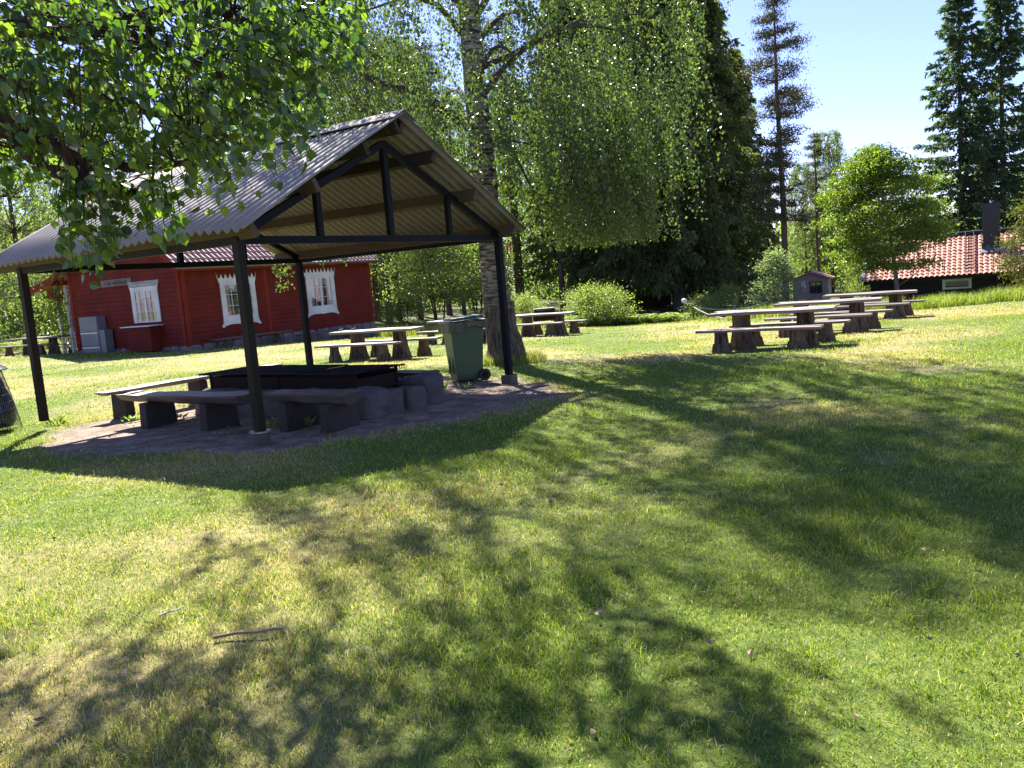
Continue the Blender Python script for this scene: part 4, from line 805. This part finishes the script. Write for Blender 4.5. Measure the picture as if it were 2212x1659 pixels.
FI=conifer('spruce_tree',20.5,4.2,1.5,M['fir_needle'],M['bark'],15,.24,.38,.25,.5,.16,.36,.72); FI2=conifer('spruce_tree',20.5,4.0,1.5,M['fir_needle'],M['bark'],16,.24,.40,.22,.5,.16,.36,.72)
put(FI,2082,65,'tall open-branched spruce behind the black cottage, left of two','spruce',s=1.13); put(FI2,2168,65,'tall open-branched spruce behind the black cottage, right of two','spruce',s=1.12); put(copy_tree(FI),2255,67,'tall spruce half outside the right edge behind the cottage','spruce',s=.9,rz=2)
PI=pine('pine_tree',18.8,6.0,2.9,M['pine_needle'],3,.2,1.15); put(PI,1697,44,'tall slender pine with reddish trunk against the sky','pine',rz=0,s=.88)
PI2=pine('pine_tree',20,8.5,2.6,M['pine_needle'],8,.22,.8)
put(PI2,836,56,'pine trunk just right of the red house corner','pine'); 
for k,(px,Y,s,l) in enumerate(((812,62,1,'slim pine trunk close to the red house corner'),(858,60,.95,'third pine trunk right of the red house'),(905,66,1.05,'dark pine trunk behind the light green maple'),(968,64,1,'pine trunk between the light green maple and the bin'),(1215,58,.95,'pine trunk right of the far picnic table'),(1120,66,1.1,'pine trunk behind the birch, right side'),(1310,70,1,'pine standing far back behind the light green bush'),(1772,64,.62,'dark pine beside the small number 1 shed'),(690,66,1,'pine behind the middle of the red house'),(560,70,1,'pine behind the red house ridge'))): put(copy_tree(PI2),px,Y,l,'pine',None,s,rz=k*1.3)
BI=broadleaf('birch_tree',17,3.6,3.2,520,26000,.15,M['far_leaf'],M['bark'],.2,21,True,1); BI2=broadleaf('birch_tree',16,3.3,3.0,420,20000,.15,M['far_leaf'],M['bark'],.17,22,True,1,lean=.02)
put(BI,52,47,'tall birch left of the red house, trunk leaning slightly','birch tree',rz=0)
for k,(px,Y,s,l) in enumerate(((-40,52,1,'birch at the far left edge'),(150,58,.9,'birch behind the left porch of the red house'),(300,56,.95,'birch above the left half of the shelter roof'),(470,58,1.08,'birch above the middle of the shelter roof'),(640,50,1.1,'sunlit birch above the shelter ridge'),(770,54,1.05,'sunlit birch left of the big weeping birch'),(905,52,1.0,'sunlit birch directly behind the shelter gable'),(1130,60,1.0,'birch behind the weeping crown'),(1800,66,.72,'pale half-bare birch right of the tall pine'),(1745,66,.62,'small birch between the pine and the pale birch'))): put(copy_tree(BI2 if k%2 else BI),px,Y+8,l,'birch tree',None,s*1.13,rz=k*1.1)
put(BI2,1000,63,'birch behind the shelter gable peak','birch tree',rz=1)
MA=broadleaf('light_maple',6.2,2.5,1.6,130,15000,.13,M['bush_leaf'],M['twig'],.10,31,False,4,.42); put(MA,945,45,'light green multi-stemmed maple behind the green bin','maple')
put(copy_tree(MA),1030,52,'light green young tree just left of the birch trunk','maple',None,.8,rz=2)
RO=broadleaf('rowan_tree',5.6,2.35,1.55,150,40000,.115,M['rowan_leaf'],M['rowan_bark'],.105,41,False,1,.25,.42,flat=.7,lean=-.13); put(RO,1940,36,'round bright green rowan in front of the black cottage','rowan',rz=0,s=1.17)
PB=broadleaf('pale_shrub_tree',3.5,1.05,.6,70,6500,.10,M['pale_leaf'],M['twig'],.05,51,False,4,.28); put(PB,1676,38,'pale silvery leaved young tree left of the number 1 shed','young tree',s=.88)
BU=broadleaf('bush',1.9,1.3,.15,30,5200,.085,M['bush_leaf'],M['twig'],.03,61,False,6,.30); put(BU,1270,37.0,'light yellow-green bush under the spruces','bush',s=.9)
for k,(px,Y,s,l) in enumerate(((1312,37,.85,'light green bush just left of the dark brown shed'),(1130,42,.8,'low bush seen beyond the table right of the birch'),(1868,56,1.3,'light bush far back beside the left end of the cottage'),(870,50,1.0,'low bush under the light green maple'),(225,45,1.0,'low bush left of the red house porch'),(1570,44,1.0,'dark shaded bush behind the rope'),(1515,41,.75,'low dark shrub right of the thick spruce trunk'))): put(copy_tree(BU),px,Y,l,'bush',None,s,rz=k)
JU=broadleaf('golden_juniper',4.4,1.5,.3,110,12000,.14,M['juniper'],M['twig'],.07,71,False,1,.26,.3); put(JU,2262,34,'golden green conifer shrub at the right edge by the chimney','juniper',dz=-.4)
# vine on the porch
V_=houseloc(FLW,HW+.75,0,.1); vc=rng.normal(size=(1500,3))*np.array([.28,.28,.75])+np.array([V_.x,V_.y,2.0]); vc=vc[(vc[:,2]<3.05)&(vc[:,2]>.3)]
vo=link('climbing_vine',leaves(vc-np.array([V_.x,V_.y,0]),rng.normal(size=vc.shape)+np.array([0,0,-.5]),.10,.7,'climbing_vine',M['rowan_leaf']),None,(V_.x,V_.y,0)); tag(vo,'green vine climbing the white porch post of the red house','vine')
rb=MB().box((0,0,0),(.75,.03,.34),Matrix.Rotation(.35,3,'Y')).build('red_board',M['red_trim'],None,bevel=.01); p=at(117,640,36); rb.location=p; rb.rotation_euler=(0,0,-.3); tag(rb,'small tilted red board hanging from the porch roof','sign'); 
# ---- far-off wood (one mass)
def distant():
    Ps=[];Ds=[];rn=[]
    for k in range(330):
        px=rng.uniform(-350,2700); Y=rng.uniform(72,120); p=at(px,640,Y); h=rng.uniform(7,15)
        if px>1600: h=rng.uniform(4,7.5)
        if 250<px<900: h*=1.1
        z0=gz(p.x,p.y); n=520; u=rng.random(n); rad=2.2*np.sqrt(rng.random(n))*(1.05-u)**.5; a=rng.random(n)*6.283
        cl=(rng.random(n)*9).astype(int); off=rng.normal(size=(9,3))*np.array([1.3,1.3,0])
        Ps.append(np.stack([p.x+rad*np.cos(a)*1.2+off[cl,0]*.6,p.y+rad*np.sin(a)*1.2,z0+.3+u*h],-1)); Ds.append(rng.normal(size=(n,3))+np.array([0,0,-.3])); rn.append(np.clip(rng.random(n)*.6+rng.random()*.4,0,1))
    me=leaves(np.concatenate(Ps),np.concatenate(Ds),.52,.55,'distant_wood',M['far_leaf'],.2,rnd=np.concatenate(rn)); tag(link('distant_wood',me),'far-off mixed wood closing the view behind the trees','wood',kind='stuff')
distant()
# ---- undergrowth at the lawn edge, ferns, tall grass
def under(name,label,cat,regions,h,wd,n_each,mat,lean=.5):
    Ps=[];
    for px0,px1,Y0,Y1,n in regions:
        x=rng.uniform(px0,px1,n); Yv=Y0+(Y1-Y0)*rng.random(n)+(fbm(x*.02,x*0+Y0,3)-.3)*5*(Y0>31); X_=(x-PW/2)/FPX*Yv*1.0+.0; Ps.append(np.stack([X_,Yv,g(X_,Yv)-.02],-1))
    P=np.concatenate(Ps); nn=len(P); cl=fbm(P[:,0]*1.3,P[:,1]*1.3,3); keep=cl>.36; P=P[keep]; cl=cl[keep]; nn=len(P); hh=h*(.45+.7*rng.random(nn))*(.5+cl); V,F,b=blades(P,hh,np.full(nn,wd),lean,name); ar=np.arange(nn)[:,None]*5; F=np.concatenate([ar+np.array([0,1,2]),ar+np.array([0,2,3]),ar+np.array([3,2,4])])
    me=nmesh(name,V,F,mat,{'rnd':np.repeat(rng.random(nn),5),'dry':np.repeat((rng.random(nn)<.16)*.7,5)}); tag(link(name,me),label,cat,kind='stuff')
under('tall_grass','tall uncut grass along the far lawn edge and before the cottage','grass',[(1955,2900,27.5,30.5,26000),(1580,1960,30,33,9000),(1240,1560,35.5,40.5,9000),(-300,260,47,52,6000),(820,1240,37,43,9000)],.46,.018,0,M['grass'])
def ferns():
    Ps=[];Ds=[]
    for k in range(190):
        px=rng.uniform(1335,1440) if k<110 else rng.choice([rng.uniform(1225,1330),rng.uniform(10,160),rng.uniform(1440,1470)]); Y=rng.uniform(36.0,40) if px>1000 else rng.uniform(47,51)
        X_=(px-PW/2)/FPX*Y; z0=gz(X_,Y); 
        for f in range(9):
            a=rng.random()*6.283; L=rng.uniform(.5,.95); t=np.linspace(.1,1,14); q=np.stack([X_+np.cos(a)*L*t*.75,Y+np.sin(a)*L*t*.75,z0+L*(1.15*t-.62*t*t)],-1)
            for s in (-1,1): Ps.append(q); d=np.stack([-np.sin(a)*s+np.cos(a)*.4+0*t,np.cos(a)*s+np.sin(a)*.4+0*t,0*t-.1],-1); Ds.append(d)
    me=leaves(np.concatenate(Ps),np.concatenate(Ds),.16,.3,'fern_bed',M['bush_leaf'],.05); tag(link('fern_bed',me),'bright green ferns at the lawn edge under the spruces','ferns',kind='stuff')
ferns()
# weeds under the benches and around posts
def weeds():
    Ps=[];Ds=[]
    for px,py,n,s in ((125,918,60,.13),(240,800,0,0),(625,915,70,.14),(600,925,50,.10),(380,905,30,.07),(290,908,35,.08),(880,850,25,.08),(940,842,20,.08),(650,920,40,.12),(1150,775,40,.1),(1010,838,10,.05),(740,960,20,.06)):
        if not n: continue
        p=gp(px,py); c=np.array([p.x,p.y,p.z]); a=rng.random(n)*6.283; r_=rng.random(n)*.18; P=c+np.stack([r_*np.cos(a),r_*np.sin(a)*.6,rng.random(n)*s*.5],-1); Ps.append(P); Ds.append(np.stack([np.cos(a),np.sin(a),.4+rng.random(n)],-1)*1.0)
    me=leaves(np.concatenate(Ps),np.concatenate(Ds),.085,.42,'weeds',M['bush_leaf'],.1,True); tag(link('weeds',me),'small leafy weeds around the benches and posts','weeds',kind='stuff')
weeds()
def tuft(): 
    n=2600; a=rng.random(n)*6.283; r_=.42+.28*rng.random(n)**1.5; x=B0.x+.05+r_*np.cos(a)*1.15; y=by+r_*np.sin(a); P=np.stack([x,y,g(x,y)],-1); V,F,b=blades(P,.10+.22*rng.random(n),np.full(n,.008),.7,''); ar=np.arange(n)[:,None]*5; F=np.concatenate([ar+np.array([0,1,2]),ar+np.array([0,2,3]),ar+np.array([3,2,4])])
    tag(link('trunk_grass',nmesh('trunk_grass',V,F,M['grass'],{'rnd':np.repeat(rng.random(n),5),'dry':np.repeat((rng.random(n)<.4)*.8,5)})),'long unmown grass growing round the birch roots','grass',kind='stuff')
tuft()
def lawn_bits():
    n=170; y=1.8+9*rng.random(n)**1.2; x=(rng.random(n)-.5)*(1.5*y+1); P=np.stack([x,y,g(x,y)+.012+.02*rng.random(n)],-1); D=rng.normal(size=P.shape)*np.array([1,1,.25])
    tag(link('fallen_leaves',leaves(P,D,.036,.5,'fallen_leaves',M['stick'],.2,True)),'small dry leaves and chips scattered in the lawn','leaf litter',kind='stuff')
lawn_bits()
# ---- small things on the lawn
def stick(name,a,b,r,label,mat='stick',sag=0):
    pts=[a.lerp(b,t)+Vector((0,0,random.uniform(0,.006)))+Vector((0,.01*math.sin(t*7),0)) for t in np.linspace(0,1,8)]; o=a.copy(); tag(MB().tube([p-o for p in pts],[r*(1-.35*i/7) for i in range(8)],8,True,.1).build(name,M[mat],None,loc=o),label,'stick'); 
a=gp(463,1390);b=gp(612,1373); a.z+=.03;b.z+=.035; stick('dry_stick',a,b,.010,'straight reddish dry stick lying on the lawn, lower left')
a=gp(345,1340);b=gp(398,1322); a.z+=.025;b.z+=.025; stick('dry_twig',a,b,.006,'short pale forked twig left of the long stick','rake'); a=gp(62,1358);b=gp(105,1358);a.z+=.02;b.z+=.02; stick('dry_twig',a,b,.004,'tiny dark twig near the left edge of the lawn','twig')
a=gp(1530,688);b=gp(1605,694); a.z+=.06;b.z+=.05; stick('fallen_branch',a,b,.05,'fallen branch at the far lawn edge below the rope','twig')
p=gp(1302,695); o=empty('marker_post',p,0,'short grey marker post on the lawn before the bush','post'); MB().box((0,0,.3),(.07,.07,.62)).build('post',M['rake'],o); MB().box((0,0,.62),(.11,.11,.12)).build('cap',M['bin_lid'],o)
p=gp(1478,672,.0); 
lp=at(1478,650,37.5); o=empty('globe_lamp',(lp.x,lp.y,gz(lp.x,lp.y)),0,'small white garden globe on a stake before the spruce trunk','garden lamp'); hz=lp.z-gz(lp.x,lp.y); MB().tube([(0,0,0),(0,0,hz)],.025,8).build('stake',M['rake'],o); rock((0,0,hz),(.24,.24,.22),5,ex=1,amp=0).build('globe',M['white_paint'],o,True)
ra=at(1497,662,37.5); rbp=at(1660,652,36.5); rc=at(1575,688,34.0)
for k,(q1,q2,sg_,lb) in enumerate(((ra,rbp,.22,'upper of two pale ropes strung at the lawn edge'),(ra,rc,.12,'lower pale rope slanting down to the lawn edge'))):
    pts=[q1.lerp(q2,t)-Vector((0,0,sg_*4*t*(1-t))) for t in np.linspace(0,1,14)]; tag(MB().tube([v-q1 for v in pts],.018,6).build('rope',M['rope'],None,loc=q1),lb,'rope')
for q,lb in ((ra,'stake holding the left ends of the ropes'),(rbp,'stake holding the right end of the upper rope')):
    z0=gz(q.x,q.y); tag(MB().tube([(0,0,0),(0,0,q.z-z0+.05)],.03,8).build('rope_stake',M['log_wood'],None,loc=Vector((q.x,q.y,z0))),lb,'stake')
gp_=pt(1176,690,33.5); o=empty('barrel_grill',(gp_[0],gp_[1],gz(*gp_)),R(10),'black barrel grill with pale lid behind the table right of the birch','grill')
MB().tube([(-.42,0,.62),(.42,0,.62)],.24,20).build('barrel',M['iron'],o,True); mb=MB()
for s in (-.33,.33):
    for t in (-.18,.18): mb.box((s,t,.2),(.04,.04,.5))
mb.build('stand',M['iron'],o); MB().box((0,0,.86),(.8,.3,.03)).build('lid_top',M['rake'],o,bevel=.01)
# worn leaf litter on the bare soil
n=1500; x=rng.normal(-2.5,2.2,n); y=rng.normal(12.0,2.2,n); k=dirtf(x,y)>.5; x=x[k];y=y[k]; P=np.stack([x,y,g(x,y)+.004+.0*x],-1); D=rng.normal(size=P.shape)*np.array([1,1,.12])
tag(link('leaf_litter',leaves(P,D,.035,.5,'leaf_litter',M['stick'],.1)),'scattered dry leaves and bits on the bare soil under the shelter','leaf litter',kind='stuff')
